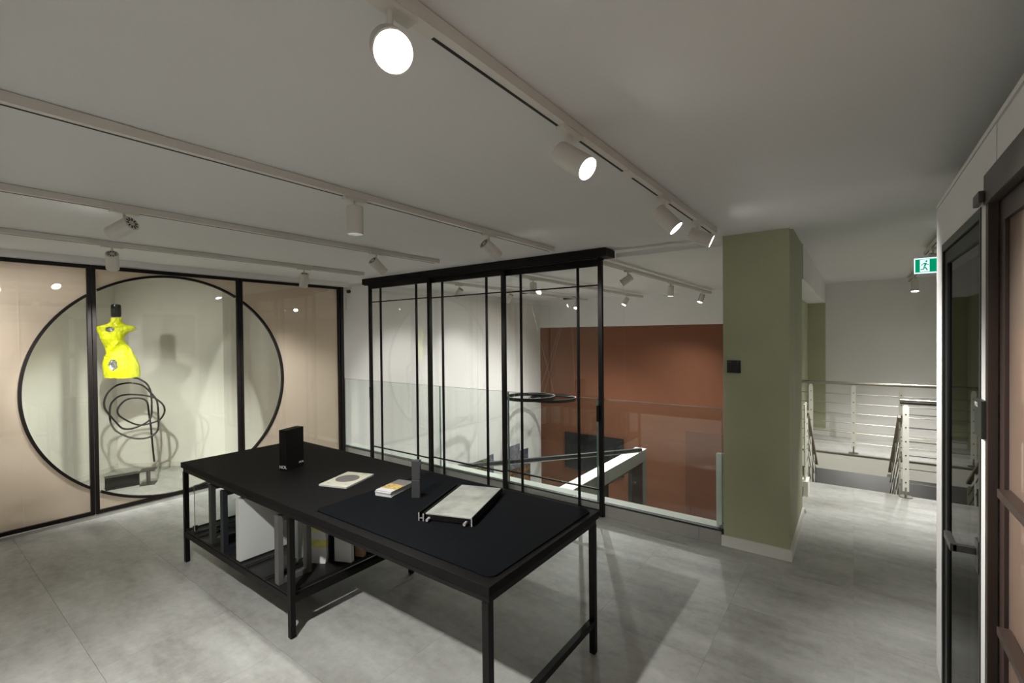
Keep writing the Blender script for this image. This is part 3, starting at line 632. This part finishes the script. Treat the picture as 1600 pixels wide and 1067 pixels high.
LENS_OFF = mat('lens_rim', (0.3, 0.3, 0.28), 0.3)
def spot(x, y, zt, n, lb, power, grp, size=62, blend=0.7, lens=True, col=WARM, L=0.145, R=0.042, rec=0.004):
    n = Vector(n).normalized()
    t = thing('track_spotlight', lb, 'spotlight', (x, y, zt), 0, grp)
    B('adapter', (-0.018, -0.065, -0.016), (0.018, 0.065, 0.0), M['fix'], t, 0.002)
    J = Vector((0, 0, -0.042))
    hz = sqrt(max(0, 1-n.z*n.z)); C = J+Vector((0, 0, -1))*(L/2*abs(n.z)+0.7*R*hz)+Vector((n.x, n.y, 0))*0.02
    a = C-n*L/2; b = C+n*L/2
    bm = bm_new(); cyl(bm, (0, 0, -0.016), (0, 0, -0.052), 0.007, 12); obj('arm', bm, M['fix'], t, smooth=True)
    # body: a tube with thickness and a recessed lens
    m = Matrix.Translation(a) @ n.to_track_quat('Z', 'Y').to_matrix().to_4x4()
    bm = bm_new(); rg = []
    for rr, zz in ((R-0.006, 0.0), (R-0.001, 0.001), (R, 0.004), (R, L), (R-0.003, L), (R-0.004, L-0.03)):
        rg.append([bm.verts.new(m @ Vector((rr*cos(2*pi*k/32), rr*sin(2*pi*k/32), zz))) for k in range(32)])
    for i in range(len(rg)-1):
        for k in range(32): bm.faces.new((rg[i][k], rg[i][(k+1) % 32], rg[i+1][(k+1) % 32], rg[i+1][k]))
    bm.faces.new(rg[0][::-1]); body = obj('body', bm, M['fix'], t, smooth=True)
    # vents: radial slots on the back cap
    bm = bm_new()
    for k in range(10):
        q = m @ Matrix.Rotation(2*pi*k/10, 4, 'Z'); box(bm, (0.016, -0.0035, -0.0012), (0.033, 0.0035, 0.0004), q)
    obj('vent_slots', bm, M['vent'], body)
    bm = bm_new(); g = bmesh.ops.create_circle(bm, cap_ends=True, segments=32, radius=R-0.004, matrix=m @ Matrix.Translation((0, 0, L-rec)))
    obj('lens', bm, M['lens'] if lens else LENS_OFF, body)
    if rec > 0.01:
        bm = bm_new(); g = bmesh.ops.create_cone(bm, cap_ends=False, segments=32, radius1=R-0.0045, radius2=R-0.0045, depth=rec-0.001, matrix=m @ Matrix.Translation((0, 0, L-rec/2)))
        obj('baffle', bm, M['vent'], body)
    if power > 0:
        ld = bpy.data.lights.new('lamp', 'SPOT'); ld.energy = power; ld.spot_size = radians(size); ld.spot_blend = blend; ld.shadow_soft_size = 0.03; ld.color = col
        lo = bpy.data.objects.new('lamp', ld); COL.objects.link(lo); lo.parent = t
        lo.matrix_local = Matrix.Translation(a+n*(L+0.012)) @ (-n).to_track_quat('Z', 'Y').to_matrix().to_4x4()
    return t
ZR = CEIL-0.036; ZV = CEIL2-0.035-0.036
G1 = 'track spotlights in the showroom'; G2 = 'track spotlights over the atrium'
spot(-0.808, 0.66, ZR, (0.65, -0.45, -0.55), 'white track spotlight glaring straight at the camera near the top of the photo', 45, G1, 90, 1.0)
spot(-0.808, 1.45, ZR, (0.78, -0.08, -0.58), 'white track spotlight with oval glowing lens, halfway along the nearest track', 42, G1, 70, 0.9)
spot(-0.808, 2.46, ZR, (0.66, 0.10, -0.72), 'lit white track spotlight near the far end of the nearest track', 42, G1, 70, 0.9)
spot(-0.808, 3.12, ZR, (0.85, 0.20, -0.42), 'last white spotlight on the nearest track, turned away beside the green pillar', 20, G1, 60, 0.9)
spot(-2.085, 1.46, ZR, (0, 0, -1), 'white spotlight hanging straight down over the table', 20, G1, 80, 0.8, rec=0.026)
spot(-2.085, 2.56, ZR, (0.2, 0.85, -0.55), 'tilted white spotlight just in front of the black door header', 20, G1, 60)
spot(-3.30, 0.81, ZR, (-0.80, -0.42, -0.37), 'white spotlight tilted left above the circle partition, vents showing', 80, G1, 60)
spot(-3.30, 2.52, ZR, (0, 0.75, -0.60), 'tilted white spotlight left of the black door header', 26, G1, 60)
spot(-4.60, 1.05, ZR, (-0.70, 0.18, -0.66), 'white spotlight hanging in front of the glass, aimed at the yellow sculpture', 82, G1, 62, 0.7)
spot(-4.60, 2.60, ZR, (-0.36, 0.10, -0.90), 'small white spotlight at the right end of the circle partition', 55, G1, 95, 1.0)
spot(-1.52, 0.06, ZR+0.036, (-0.15, 0.42, -0.90), 'white ceiling spotlight behind the viewer lighting the table', 62, G1, 95, 0.7)
for x_, y_, l_ in ((-0.808, -1.2, 'right'), (-2.085, -1.0, 'middle'), (-3.30, -1.1, 'left')):  # added unseen fixtures whose bounce brightens the ceiling
    spot(x_, y_, ZR, (0, -0.1, -1), 'added unseen track spotlight behind the viewer on the %s track' % l_, 16 if l_ == 'right' else 34, G1, 100, 0.8)
spot(-4.60, -0.62, ZR, (-1.9, 2.4, -1.05), 'white track spotlight outside the frame at the left, aimed through the glass at the sculpture', 48, G1, 46, 0.7)
t = thing('added_downlight', 'added unseen ceiling downlight inside the glazed showcase lighting the sculpture', 'downlight', (-5.95, 0.86, CEIL))  # added lamp, kept out of sight above the top rail
bm = bm_new(); cyl(bm, (0, 0, -0.004), (0, 0, 0.0), 0.045, 28); obj('added_trim_ring', bm, M['fix'], t, smooth=True)
bm = bm_new(); cyl(bm, (0, 0, -0.006), (0, 0, -0.004), 0.034, 28); obj('lens', bm, M['lens'], t)
ld = bpy.data.lights.new('lamp', 'SPOT'); ld.energy = 11; ld.spot_size = radians(105); ld.spot_blend = 1.0; ld.shadow_soft_size = 0.025; ld.color = WARM
lo = bpy.data.objects.new('lamp', ld); COL.objects.link(lo); lo.parent = t; lo.matrix_local = Matrix.Translation((0, 0, -0.02)) @ Vector((0.55, -0.90, 0.95)).to_track_quat('Z', 'Y').to_matrix().to_4x4()
t = thing('added_downlight', 'added unseen downlight under the landing slab, brightening the grey stairwell wall', 'downlight', (0.2, 8.25, -0.235))  # added lamp that lifts the dark stairwell wall, no fixture seen
bm = bm_new(); cyl(bm, (0, 0, -0.006), (0, 0, -0.001), 0.05, 28); obj('added_trim_ring', bm, M['fix'], t, smooth=True)
bm = bm_new(); cyl(bm, (0, 0, -0.009), (0, 0, -0.006), 0.036, 28); obj('lens', bm, M['lens'], t)
ld = bpy.data.lights.new('lamp', 'SPOT'); ld.energy = 9; ld.spot_size = radians(150); ld.spot_blend = 1.0; ld.shadow_soft_size = 0.03; ld.color = WARM
lo = bpy.data.objects.new('lamp', ld); COL.objects.link(lo); lo.parent = t; lo.matrix_local = Matrix.Translation((0, 0, -0.03)) @ Vector((0.0, -0.8, 0.5)).to_track_quat('Z', 'Y').to_matrix().to_4x4()
# atrium
spot(-2.075, 5.05, ZV, (-0.72, -0.42, -0.55), 'white atrium spotlight tilted left, nearest on the rightmost track', 16, G2, 70, rec=0.03)
spot(-2.075, 6.60, ZV, (-0.05, 0.02, -1), 'white atrium spotlight pointing straight down, middle of the rightmost track', 60, G2, 135, 1.0)
spot(-2.075, 8.25, ZV, (-0.25, -0.28, -0.92), 'white atrium spotlight at the far end of the rightmost track', 68, G2, 135, 1.0)
spot(-3.34, 5.00, ZV, (-0.02, 0.02, -1), 'white atrium spotlight hanging straight down behind the right sliding door', 45, G2, 100, 1.0, rec=0.026)
spot(-3.34, 8.05, ZV, (-0.35, -0.40, -0.85), 'white atrium spotlight at the far end of the middle track', 90, G2, 135, 1.0)
spot(-4.50, 4.85, ZV, (-0.68, 0.02, -0.78), 'white atrium spotlight near the doors aimed at the white wall', 15, G2, 70, 0.9)
spot(-4.50, 6.05, ZV, (-0.68, 0.05, -0.78), 'second white atrium spotlight aimed at the white wall', 15, G2, 70, 0.9)
spot(-4.50, 8.30, ZV, (0.10, -0.50, -0.85), 'white atrium spotlight facing the room above the terracotta wall', 75, G2, 130, 1.0)
spot(0.66, 8.15, ZV, (0, -0.18, -1), 'white spotlight over the landing below the exit sign', 65, None, 95, 0.8)
spot(0.56, 5.45, ZV, (-0.20, 0.30, -0.93), 'white spotlight over the corridor floor, partly hidden behind the exit sign', 64, None, 105, 0.9)

# ================================================================== PILLAR PLATE, WALL SENSOR
t = thing('wall_switch', 'small square black switch plate on the green pillar', 'switch', (-0.740, 3.875, 1.400))
B('plate', (-0.048, -0.012, -0.048), (0.048, 0, 0.048), M['gloss'], t, 0.002)
text_obj('lettering', 'NOL', 0.016, Matrix.Translation((-0.028, -0.0125, 0.035)) @ Matrix.Rotation(radians(90), 4, 'X'), M['textd'], t)
text_obj('lettering', 'N', 0.016, Matrix.Translation((0.032, -0.0125, 0.035)) @ Matrix.Rotation(radians(90), 4, 'X'), M['textd'], t)
t = thing('wall_sensor', 'tiny round black sensor high on the white wall beside the partition', 'sensor', (-5.85, 3.965, 2.315))
bm = bm_new(); cyl(bm, (0, 0, 0), (0.03, 0, 0), 0.026, 24); obj('housing', bm, M['gframe'], t, smooth=True)
bm = bm_new(); cyl(bm, (0.03, 0, 0), (0.034, 0, 0), 0.014, 20); obj('eye', bm, M['gloss'], t, smooth=True)
bm = bm_new(); tube(bm, [(0.004, 0.03, 0.02), (0.006, 0.06, 0.07), (0.006, 0.10, 0.09), (0.004, 0.55, 0.125)], 0.003, 6); obj('cable', bm, M['base'], t)
t = thing('wall_hatch', 'flat white cover plate on the wall under the round sensor', 'cover plate', (-5.85, 4.0, 2.14)); B('plate', (0, -0.07, -0.09), (0.006, 0.06, 0.08), M['white'], t, 0.001); B('frame', (0, -0.076, -0.096), (0.003, 0.066, 0.086), M['base'], t)

# ================================================================== ATRIUM CONTENT
# pendant rings
def ring_lamp(lb, cx, cy, cz, R, canx, cany, power=0):
    t = thing('ring_pendant', lb, 'pendant lamp', (cx, cy, cz), 0, 'ring pendants over the atrium')
    bm = bm_new(); n = 72; rg = []
    for k in range(n):
        a = 2*pi*k/n; q = []
        for rr, zz in ((R, -0.032), (R, 0.026), (R-0.035, 0.026), (R-0.035, -0.032)): q.append(bm.verts.new((rr*cos(a), rr*sin(a), zz)))
        rg.append(q)
    for k in range(n):
        for j in range(4): bm.faces.new((rg[k][j], rg[k][(j+1) % 4], rg[(k+1) % n][(j+1) % 4], rg[(k+1) % n][j]))
    obj('ring', bm, M['black'], t, smooth=True)
    bm = bm_new()
    for k in range(n):
        a0, a1 = 2*pi*k/n, 2*pi*(k+1)/n
        bm.faces.new([bm.verts.new(v) for v in (((R-0.005)*cos(a0), (R-0.005)*sin(a0), 0.0265), ((R-0.005)*cos(a1), (R-0.005)*sin(a1), 0.0265), ((R-0.030)*cos(a1), (R-0.030)*sin(a1), 0.0265), ((R-0.030)*cos(a0), (R-0.030)*sin(a0), 0.0265))])
    obj('diffuser', bm, M['alu'], t)
    B('canopy', (canx-0.13, cany-0.035, CEIL2-0.05-cz), (canx+0.13, cany+0.035, CEIL2-cz), M['black'], t, 0.002)
    for k in range(3):
        a = 2*pi*k/3+0.4; bm = bm_new(); tube(bm, [((R-0.011)*cos(a), (R-0.011)*sin(a), 0.02), (canx+0.03*cos(a), cany+0.02*sin(a), CEIL2-0.05-cz)], 0.0009, 5); obj('cable', bm, M['alu'], t)
    return t
ring_lamp('left one of two overlapping thin dark ring pendants over the atrium', -4.605, 6.778, 0.573, 0.44, -0.05, -0.01)
ring_lamp('right one of two overlapping thin dark ring pendants, slightly lower', -5.02, 8.18, 0.358, 0.49, 0.28, 0.26)
# linear pendant
t = thing('linear_pendant', 'long slim anthracite bar hanging diagonally across the atrium below floor level', 'pendant lamp', (-3.48, 5.747, -0.115))
A_ = Vector((-0.85, -1.14, 0.0)); Bv = Vector((0.85, 1.14, 0.0))
bm = bm_new(); bar(bm, A_, Bv, 0.055, 0.045); obj('profile', bm, M['navy'], t)
bm = bm_new(); bar(bm, A_*0.99+Vector((0, 0, -0.028)), Bv*0.99+Vector((0, 0, -0.028)), 0.004, 0.03); obj('diffuser', bm, M['fix'], t)
for s in (-0.8, 0.8):
    bm = bm_new(); tube(bm, [Bv*s+Vector((0, 0, 0.02)), Bv*s+Vector((0, 0, CEIL2+0.115))], 0.0006, 5); obj('cable', bm, M['panelg'], t)
# portal wall on the lower floor
t = thing('portal_wall', 'white topped freestanding wall with a glazed door frame on the lower floor', 'partition', (-3.25, 6.3, LOW))
zt = -0.50-LOW
B('header', (-0.115, -2.20, zt-0.215), (0.095, 2.22, zt-0.004), M['gport'], t); B('coping', (-0.118, -2.20, zt-0.004), (0.100, 2.225, zt), M['lilac'], t)
B('jamb', (-0.115, 2.03, 0.004), (0.095, 2.22, zt-0.215), M['gport'], t); B('jamb', (-0.115, -2.20, 0.004), (0.095, 0.35, zt-0.215), M['gport'], t)
B('door_frame', (0.02, 1.52, 0.004), (0.09, 2.03, zt-0.225), M['dframe'], t); fr_ = B('door_frame', (0.02, 0.35, 0.004), (0.09, 0.55, zt-0.225), M['dframe'], t)
B('lintel', (0.0, 0.35, zt-0.235), (0.097, 2.03, zt-0.215), M['dframe'], t)
bm = bm_new(); cyl(bm, (0.09, 1.62, 1.76), (0.115, 1.62, 1.76), 0.018, 16); obj('knob', bm, M['chrome'], t, smooth=True)
# black screen
t = thing('wall_screen', 'black flat screen mounted low on the terracotta wall', 'screen', (-4.50, 9.03, -0.885)); B('panel', (-0.69, -0.05, -0.40), (0.69, -0.02, 0.395), M['screen'], t, 0.004); B('mount', (-0.2, -0.02, -0.2), (0.2, 0, 0.2), M['black'], t)
# darker terracotta panel with a small raised bar
t = bpy.data.objects.new('wall_dark_panel', None); COL.objects.link(t); t.location = (-1.75, 9.03, LOW); struct(t); B('flat_panel', (-0.82, -0.03, 0.01), (0.80, 0.0, -0.18-LOW), M['orange2'], t, 0.002); B('handle', (-0.76, -0.06, 1.0), (-0.74, -0.03, 1.15), M['orange2'], t)  # 'handle' is the small raised bar on the darker panel
# posters on the white wall
def poster(lb, y, z, w, h, seed, cols):
    t = thing('wall_poster', lb, 'poster', (-5.85, y, z), 0, 'posters low on the white atrium wall')
    B('board', (0.0, -w/2, -h/2), (0.012, w/2, h/2), M['panelg'], t)
    rn = random.Random(seed)
    m, tr_, b_ = nt('poster_print_%d' % seed); tc = tr_.nodes.new('ShaderNodeTexCoord'); mp = tr_.nodes.new('ShaderNodeMapping'); mp.inputs['Location'].default_value = (seed, seed*2.3, 0)
    vo = tr_.nodes.new('ShaderNodeTexVoronoi'); vo.inputs['Scale'].default_value = 16; tr_.links.new(tc.outputs['Object'], mp.inputs[0]); tr_.links.new(mp.outputs[0], vo.inputs['Vector'])
    sp = tr_.nodes.new('ShaderNodeSeparateColor'); tr_.links.new(vo.outputs['Color'], sp.inputs[0]); rp = tr_.nodes.new('ShaderNodeValToRGB'); rp.color_ramp.interpolation = 'CONSTANT'
    while len(rp.color_ramp.elements) < len(cols): rp.color_ramp.elements.new(0.5)
    for i, c in enumerate(cols): rp.color_ramp.elements[i].position = i/len(cols); rp.color_ramp.elements[i].color = (*c, 1)
    tr_.links.new(sp.outputs[0], rp.inputs[0]); tr_.links.new(rp.outputs[0], b_.inputs['Base Color']); b_.inputs['Roughness'].default_value = 0.4
    B('print', (0.012, -w/2+0.005, -h/2+0.005), (0.014, w/2-0.005, h/2-0.005), m, t); return t
poster('green and brown poster on the white wall left of the middle door stile', 6.72, -1.12, 0.80, 0.72, 1, [(.05, .06, .02), (.17, .20, .04), (.10, .03, .015), (.16, .18, .12), (.03, .03, .02)])
poster('narrow blue-grey poster right of the green and brown one', 7.19, -1.05, 0.12, 0.66, 5, [(.08, .11, .16), (.14, .16, .20), (.05, .07, .1), (.20, .2, .22)])
poster('upper city-view poster with pale sky on the white wall', 7.98, -0.93, 0.36, 0.50, 2, [(.17, .165, .20), (.22, .21, .25), (.12, .12, .15), (.19, .18, .22)])
poster('blue poster overlapping the city-view one', 8.33, -1.02, 0.30, 0.36, 4, [(.06, .065, .12), (.09, .09, .15), (.05, .05, .09), (.11, .11, .16)])
poster('dark brown and orange street poster low on the white wall', 8.02, -1.42, 0.50, 0.46, 3, [(.06, .04, .03), (.10, .06, .04), (.30, .13, .03), (.05, .045, .04), (.14, .12, .10)])
poster('smaller black and orange poster at the right of the group', 8.42, -1.40, 0.28, 0.40, 6, [(.05, .05, .05), (.28, .12, .03), (.12, .11, .10), (.03, .03, .03)])
# white stub post on the sill
t = thing('sill_post', 'short pale post standing on the sill beside the green pillar', 'post', (-0.872, 4.0, 0.120)); B('shaft', (-0.022, -0.03, 0), (0.022, 0.03, 0.555), M['lilac'], t, 0.002); B('cap', (-0.023, -0.031, 0.555), (0.023, 0.031, 0.565), M['sill'], t)

# ================================================================== STAIRWELL RAILINGS
def post(name, t, x, y, z0, h, w=0.05, d=0.012):
    p = bm_new(); pts = [(-w/2, 0.06), (w/2, 0.06), (w/2, h-0.03), (w/4, h), (-w/4, h), (-w/2, h-0.03)]
    prism(p, pts, -d/2, d/2, Matrix.Translation((x, y, z0)) @ Matrix.Rotation(radians(90), 4, 'X'))
    q = obj(name, p, M['cream'], t)
    b = bm_new(); cyl(b, (x, y, z0), (x, y, z0+0.010), 0.055, 20); cyl(b, (x, y, z0+0.01), (x, y, z0+0.10), 0.010, 12); obj('foot_flange', b, M['steel'], q, smooth=True)
    for z in (0.83, 0.70, 0.56, 0.42, 0.285, 0.15):
        h_ = bm_new(); cyl(h_, (x, y-d/2-0.0015, z0+z), (x, y-d/2+0.001, z0+z), 0.0065, 10); obj('cable_hole_shade', h_, M['vent'], q)  # dark discs stand in for the shaded cable holes
    return q
t = thing('stair_railing', 'far steel railing with cream posts along the landing edge', 'railing', (0.3, 7.85, 0))
bm = bm_new(); cyl(bm, (-0.93, 0, 0.958), (0.99, 0, 0.958), 0.021, 18); obj('handrail', bm, M['steel'], t, smooth=True)
for x in (-0.79, -0.30, 0.20, 0.75): post('post', t, x, 0, 0, 0.93)
for z in (0.81, 0.68, 0.545, 0.412, 0.28, 0.148):
    bm = bm_new(); cyl(bm, (-0.9, 0, z), (0.99, 0, z), 0.006, 8); obj('rail', bm, M['steel'], t, smooth=True)
t = thing('stair_railing', 'near steel railing with bright bars at the top of the stairs, right side', 'railing', (0.42, 6.045, 0))
bm = bm_new(); cyl(bm, (-0.045, 0, 0.968), (0.87, 0, 0.968), 0.021, 18); obj('handrail', bm, M['steel'], t, smooth=True)
bm = bm_new(); cyl(bm, (-0.045, 0.0, 0.938), (0.87, 0.0, 0.938), 0.010, 12); obj('lower_handrail', bm, M['steel'], t, smooth=True)
for x in (0.0, 0.6): post('post', t, x, 0, 0, 0.93)
for z in (0.83, 0.70, 0.56, 0.42, 0.285, 0.15):
    bm = bm_new(); cyl(bm, (-0.04, 0, z), (0.87, 0, z), 0.006, 8); obj('rail', bm, M['chrome'], t, smooth=True)
def slope_rail(lb, x, ys, zs_):
    t = thing('stair_handrail', lb, 'railing', (x, ys, 0)); dy = 1.60
    bm = bm_new(); bar(bm, (0, 0, zs_), (0, dy, zs_-0.59*dy), 0.042, 0.030); obj('handrail', bm, M['wood'], t, 0.003)
    for k in range(5):
        bm = bm_new(); z = zs_-0.14*(k+1); cyl(bm, (0, 0.05, z), (0, dy, z-0.59*dy), 0.006, 8); obj('rail', bm, M['steel'], t, smooth=True)
    for yy in (0.08, 0.62, 1.2):
        zb = -0.18-0.62*yy
        p = bm_new(); box(p, (-0.006, yy-0.022, zb), (0.006, yy+0.022, zs_-0.59*yy-0.02)); obj('post', p, M['cream'], t)
slope_rail('wooden-topped rail descending on the stairs\' right side', 0.38, 6.08, 0.80)
slope_rail('wooden-topped rail descending on the stairs\' left side behind the green pillar', -0.42, 6.08, 0.78)
t = thing('stair_railing', 'pair of cream posts with small chrome rails beside the green pillar', 'railing', (-0.40, 5.6, 0))
for yy in (-0.05, 0.08): 
    p = bm_new(); box(p, (-0.007, yy-0.022, 0.12), (0.007, yy+0.022, 0.93)); obj('post', p, M['cream'], t)
B('base_box', (-0.03, -0.09, 0.0), (0.03, 0.12, 0.15), M['cream'], t, 0.002)
for z in (0.30, 0.45, 0.60, 0.75, 0.88):
    bm = bm_new(); cyl(bm, (0, -0.08, z), (0, 0.42, z), 0.005, 8); obj('rail', bm, M['chrome'], t, smooth=True)
# stairs
t = thing('staircase', 'grey stairs descending below the landing between the railings', 'stairs', (-0.02, 6.10, 0))
for k in range(10): B('tread', (-0.40, 0.27*k, -0.18*(k+1)-0.03), (0.40, 0.27*(k+1)+0.02, -0.18*(k+1)), M['steps'], t)
for s in (-0.41, 0.41):
    bm = bm_new(); prism(bm, [(0, -0.30), (0, 0.0), (2.75, -1.80), (2.75, -2.1)], s-0.012, s+0.012, Matrix(((0, 0, 1, 0), (1, 0, 0, 0), (0, 1, 0, 0), (0, 0, 0, 1)))); obj('stringer', bm, M['cream'], t)
# stand peeking out behind the pillar
t = thing('floor_stand', 'chrome loop base and black block of a stand peeking out behind the green pillar', 'stand', (-0.44, 4.99, 0))
bm = bm_new(); lp = [(0.00, -0.06, 0.010), (0.05, -0.06, 0.010), (0.075, -0.045, 0.010), (0.083, 0.0, 0.010), (0.075, 0.045, 0.010), (0.05, 0.06, 0.010), (0.0, 0.06, 0.010)]
tube(bm, lp, 0.009, 10); obj('loop_base', bm, M['chrome'], t, smooth=True)
bm = bm_new(); cyl(bm, (0.02, 0, 0.0), (0.02, 0, 1.0), 0.012, 14); obj('pole', bm, M['chrome'], t, smooth=True)
B('block', (0.0, 0.02, 0.14), (0.062, 0.09, 0.22), M['black'], t, 0.002); B('bracket', (0.0, -0.01, 0.36), (0.046, 0.03, 0.46), M['black'], t, 0.002); B('grip', (0.0, -0.01, 0.62), (0.042, 0.02, 0.76), M['black'], t, 0.002)

# exit sign
t = thing('exit_sign', 'illuminated green emergency exit sign with a white running figure', 'exit sign', (0.53, 4.38, 2.12))
B('housing', (-0.180, -0.012, -0.052), (0.180, 0.014, 0.056), M['white_s'], t); B('face', (-0.175, -0.0135, -0.045), (0.176, -0.012, 0.047), M['green_s'], t)
RX = Matrix.Rotation(radians(90), 4, 'X')
B('pictogram_field', (-0.150, -0.0145, -0.042), (-0.099, -0.0135, 0.044), M['white_s'], t)
bm = bm_new()
def pp(poly, z0=0.0146): prism(bm, [(-0.1235+0.68*p[0], 0.9*p[1]) for p in poly], z0, z0+0.0008, RX)
pp([(0.012+0.008*cos(2*pi*k/14), 0.034+0.008*sin(2*pi*k/14)) for k in range(14)])
pp([(-0.008, 0.022), (0.010, 0.022), (0.014, 0.014), (0.002, -0.008), (-0.010, -0.006), (-0.004, 0.010)])
pp([(-0.008, 0.022), (-0.024, 0.014), (-0.030, 0.002), (-0.025, 0.000), (-0.019, 0.010), (-0.006, 0.014)])
pp([(0.010, 0.022), (0.020, 0.010), (0.033, 0.012), (0.033, 0.006), (0.018, 0.004), (0.008, 0.014)])
pp([(0.002, -0.008), (0.012, -0.016), (0.024, -0.036), (0.016, -0.040), (0.004, -0.022), (-0.006, -0.012)])
pp([(-0.010, -0.006), (-0.012, -0.022), (-0.036, -0.026), (-0.036, -0.032), (-0.006, -0.030), (0.0, -0.010)])
obj('running_figure', bm, M['green_s'], t)
B('bracket', (-0.04, -0.012, 0.056), (0.08, 0.014, 0.095), M['fix'], t)
bm = bm_new(); cyl(bm, (0.02, 0, 0.095), (0.02, 0, CEIL2-2.12), 0.010, 12); obj('stem', bm, M['fix'], t, smooth=True)

# ================================================================== RIGHT-HAND DOORS
d1 = thing('glazed_door', 'tall dark grey framed smoked-glass door with lever handle', 'door', (XW, 2.495, 0))
def D1(n, lo, hi, m, bev=0.0, p=None): return B(n, (lo[0]-XW, lo[1]-2.495, lo[2]), (hi[0]-XW, hi[1]-2.495, hi[2]), m, p or d1, bev)
D1('frame', (XW-0.003, 2.866, 0.004), (XW+0.09, 2.896, 2.05), M['dframe'], 0.001); D1('frame', (XW-0.003, 2.092, 0.004), (XW+0.09, 2.112, 2.05), M['gframe'], 0.001); D1('frame', (XW-0.003, 2.112, 2.015), (XW+0.09, 2.866, 2.05), M['gframe'], 0.001)
D1('stile', (XW+0.004, 2.63, 0.008), (XW+0.045, 2.860, 2.010), M['dframe'], 0.001) if False else D1('stile', (XW+0.004, 2.800, 0.008), (XW+0.045, 2.860, 2.010), M['dframe'], 0.001)
D1('stile', (XW+0.004, 2.116, 0.008), (XW+0.045, 2.150, 2.010), M['dframe'], 0.001)
D1('top_rail', (XW+0.004, 2.150, 1.955), (XW+0.045, 2.800, 2.010), M['dframe'], 0.001); D1('bottom_rail', (XW+0.004, 2.150, 0.008), (XW+0.045, 2.800, 0.06), M['dframe'], 0.001)
D1('glass_pane', (XW+0.012, 2.150, 0.06), (XW+0.018, 2.800, 1.955), G_DARK)
rose = D1('handle', (XW-0.006, 2.10, 0.86), (XW+0.004, 2.155, 0.965), M['gframe'], 0.002)
bm = bm_new(); box(bm, (0.268-XW, 2.128-2.495, 0.912), (XW-0.006-XW, 2.150-2.495, 0.934)); box(bm, (0.262-XW, 2.128-2.495, 0.910), (0.280-XW, 2.262-2.495, 0.936)); obj('lever', bm, M['gframe'], rose, 0.002)
d2 = thing('mesh_glass_door', 'brown framed sliding door with copper mesh glass at the right edge', 'door', (XW, 1.45, 0))
def D2(n, lo, hi, m, bev=0.0, p=None): return B(n, (lo[0]-XW, lo[1]-1.45, lo[2]), (hi[0]-XW, hi[1]-1.45, hi[2]), m, p or d2, bev)
D2('header', (XW-0.008, 0.10, 2.040), (XW+0.018, 2.018, 2.130), M['brown2'], 0.002)
D2('jamb', (XW-0.003, 1.986, 0.004), (XW+0.02, 2.018, 2.040), M['brown'], 0.001)
D2('stile', (XW+0.022, 1.930, 0.012), (XW+0.050, 1.984, 2.040), M['brown'], 0.001)
D2('stile', (XW+0.022, 0.12, 0.012), (XW+0.050, 0.22, 2.040), M['brown'], 0.001)
D2('top_rail', (XW+0.022, 0.22, 1.975), (XW+0.050, 1.930, 2.040), M['brown'], 0.001); D2('bottom_rail', (XW+0.022, 0.22, 0.012), (XW+0.050, 1.930, 0.10), M['brown'], 0.001)
D2('glass_pane', (XW+0.032, 0.22, 0.10), (XW+0.038, 1.930, 1.975), G_MESH); D2('mesh_sheet', (XW+0.040, 0.22, 0.10), (XW+0.042, 1.930, 1.66), M['curtain'])
for z in (1.185, 0.785): D2('muntin', (XW+0.002, 0.22, z-0.012), (XW+0.030, 1.90, z+0.012), M['brown'], 0.001)
D2('muntin', (XW+0.004, 1.600, 0.10), (XW+0.030, 1.620, 1.18), M['brown'], 0.001)
D2('roller_bracket', (XW-0.022, 2.000, 2.046), (XW-0.008, 2.085, 2.082), M['brown2'], 0.003)
t = thing('wall_switch', 'flat dark green control plate on the white strip between the two right doors', 'switch', (XW, 2.056, 1.378)); B('plate', (-0.014, -0.050, -0.060), (-0.001, 0.048, 0.058), M['chan'], t, 0.002)
text_obj('lettering', 'NOL', 0.020, Matrix.Translation((-0.0145, 0.018, 0.040)) @ Matrix.Rotation(radians(-90), 4, 'Z') @ Matrix.Rotation(radians(90), 4, 'X'), M['text'], t)
# wall poster that the showcase glass mirrors
t = thing('wall_poster', 'large pale interior-photo poster on the corridor wall, seen only as a reflection', 'poster', (0.454, 3.62, 1.72)); B('board', (-0.010, -0.47, -0.47), (0.0, 0.47, 0.47), M['panelw'], t)
B('printed_wall', (-0.012, -0.465, -0.20), (-0.010, 0.465, 0.465), M['panelg'], t); B('printed_floor', (-0.012, -0.465, -0.465), (-0.010, 0.465, -0.20), M['clad'], t); B('printed_chair', (-0.013, 0.10, -0.05), (-0.012, 0.28, 0.15), M['gframe'], t)
text_obj('lettering', 'NOL', 0.14, Matrix.Translation((-0.0125, 0.26, 0.36)) @ Matrix.Rotation(radians(-90), 4, 'Z') @ Matrix.Rotation(radians(90), 4, 'X'), M['text'], t)
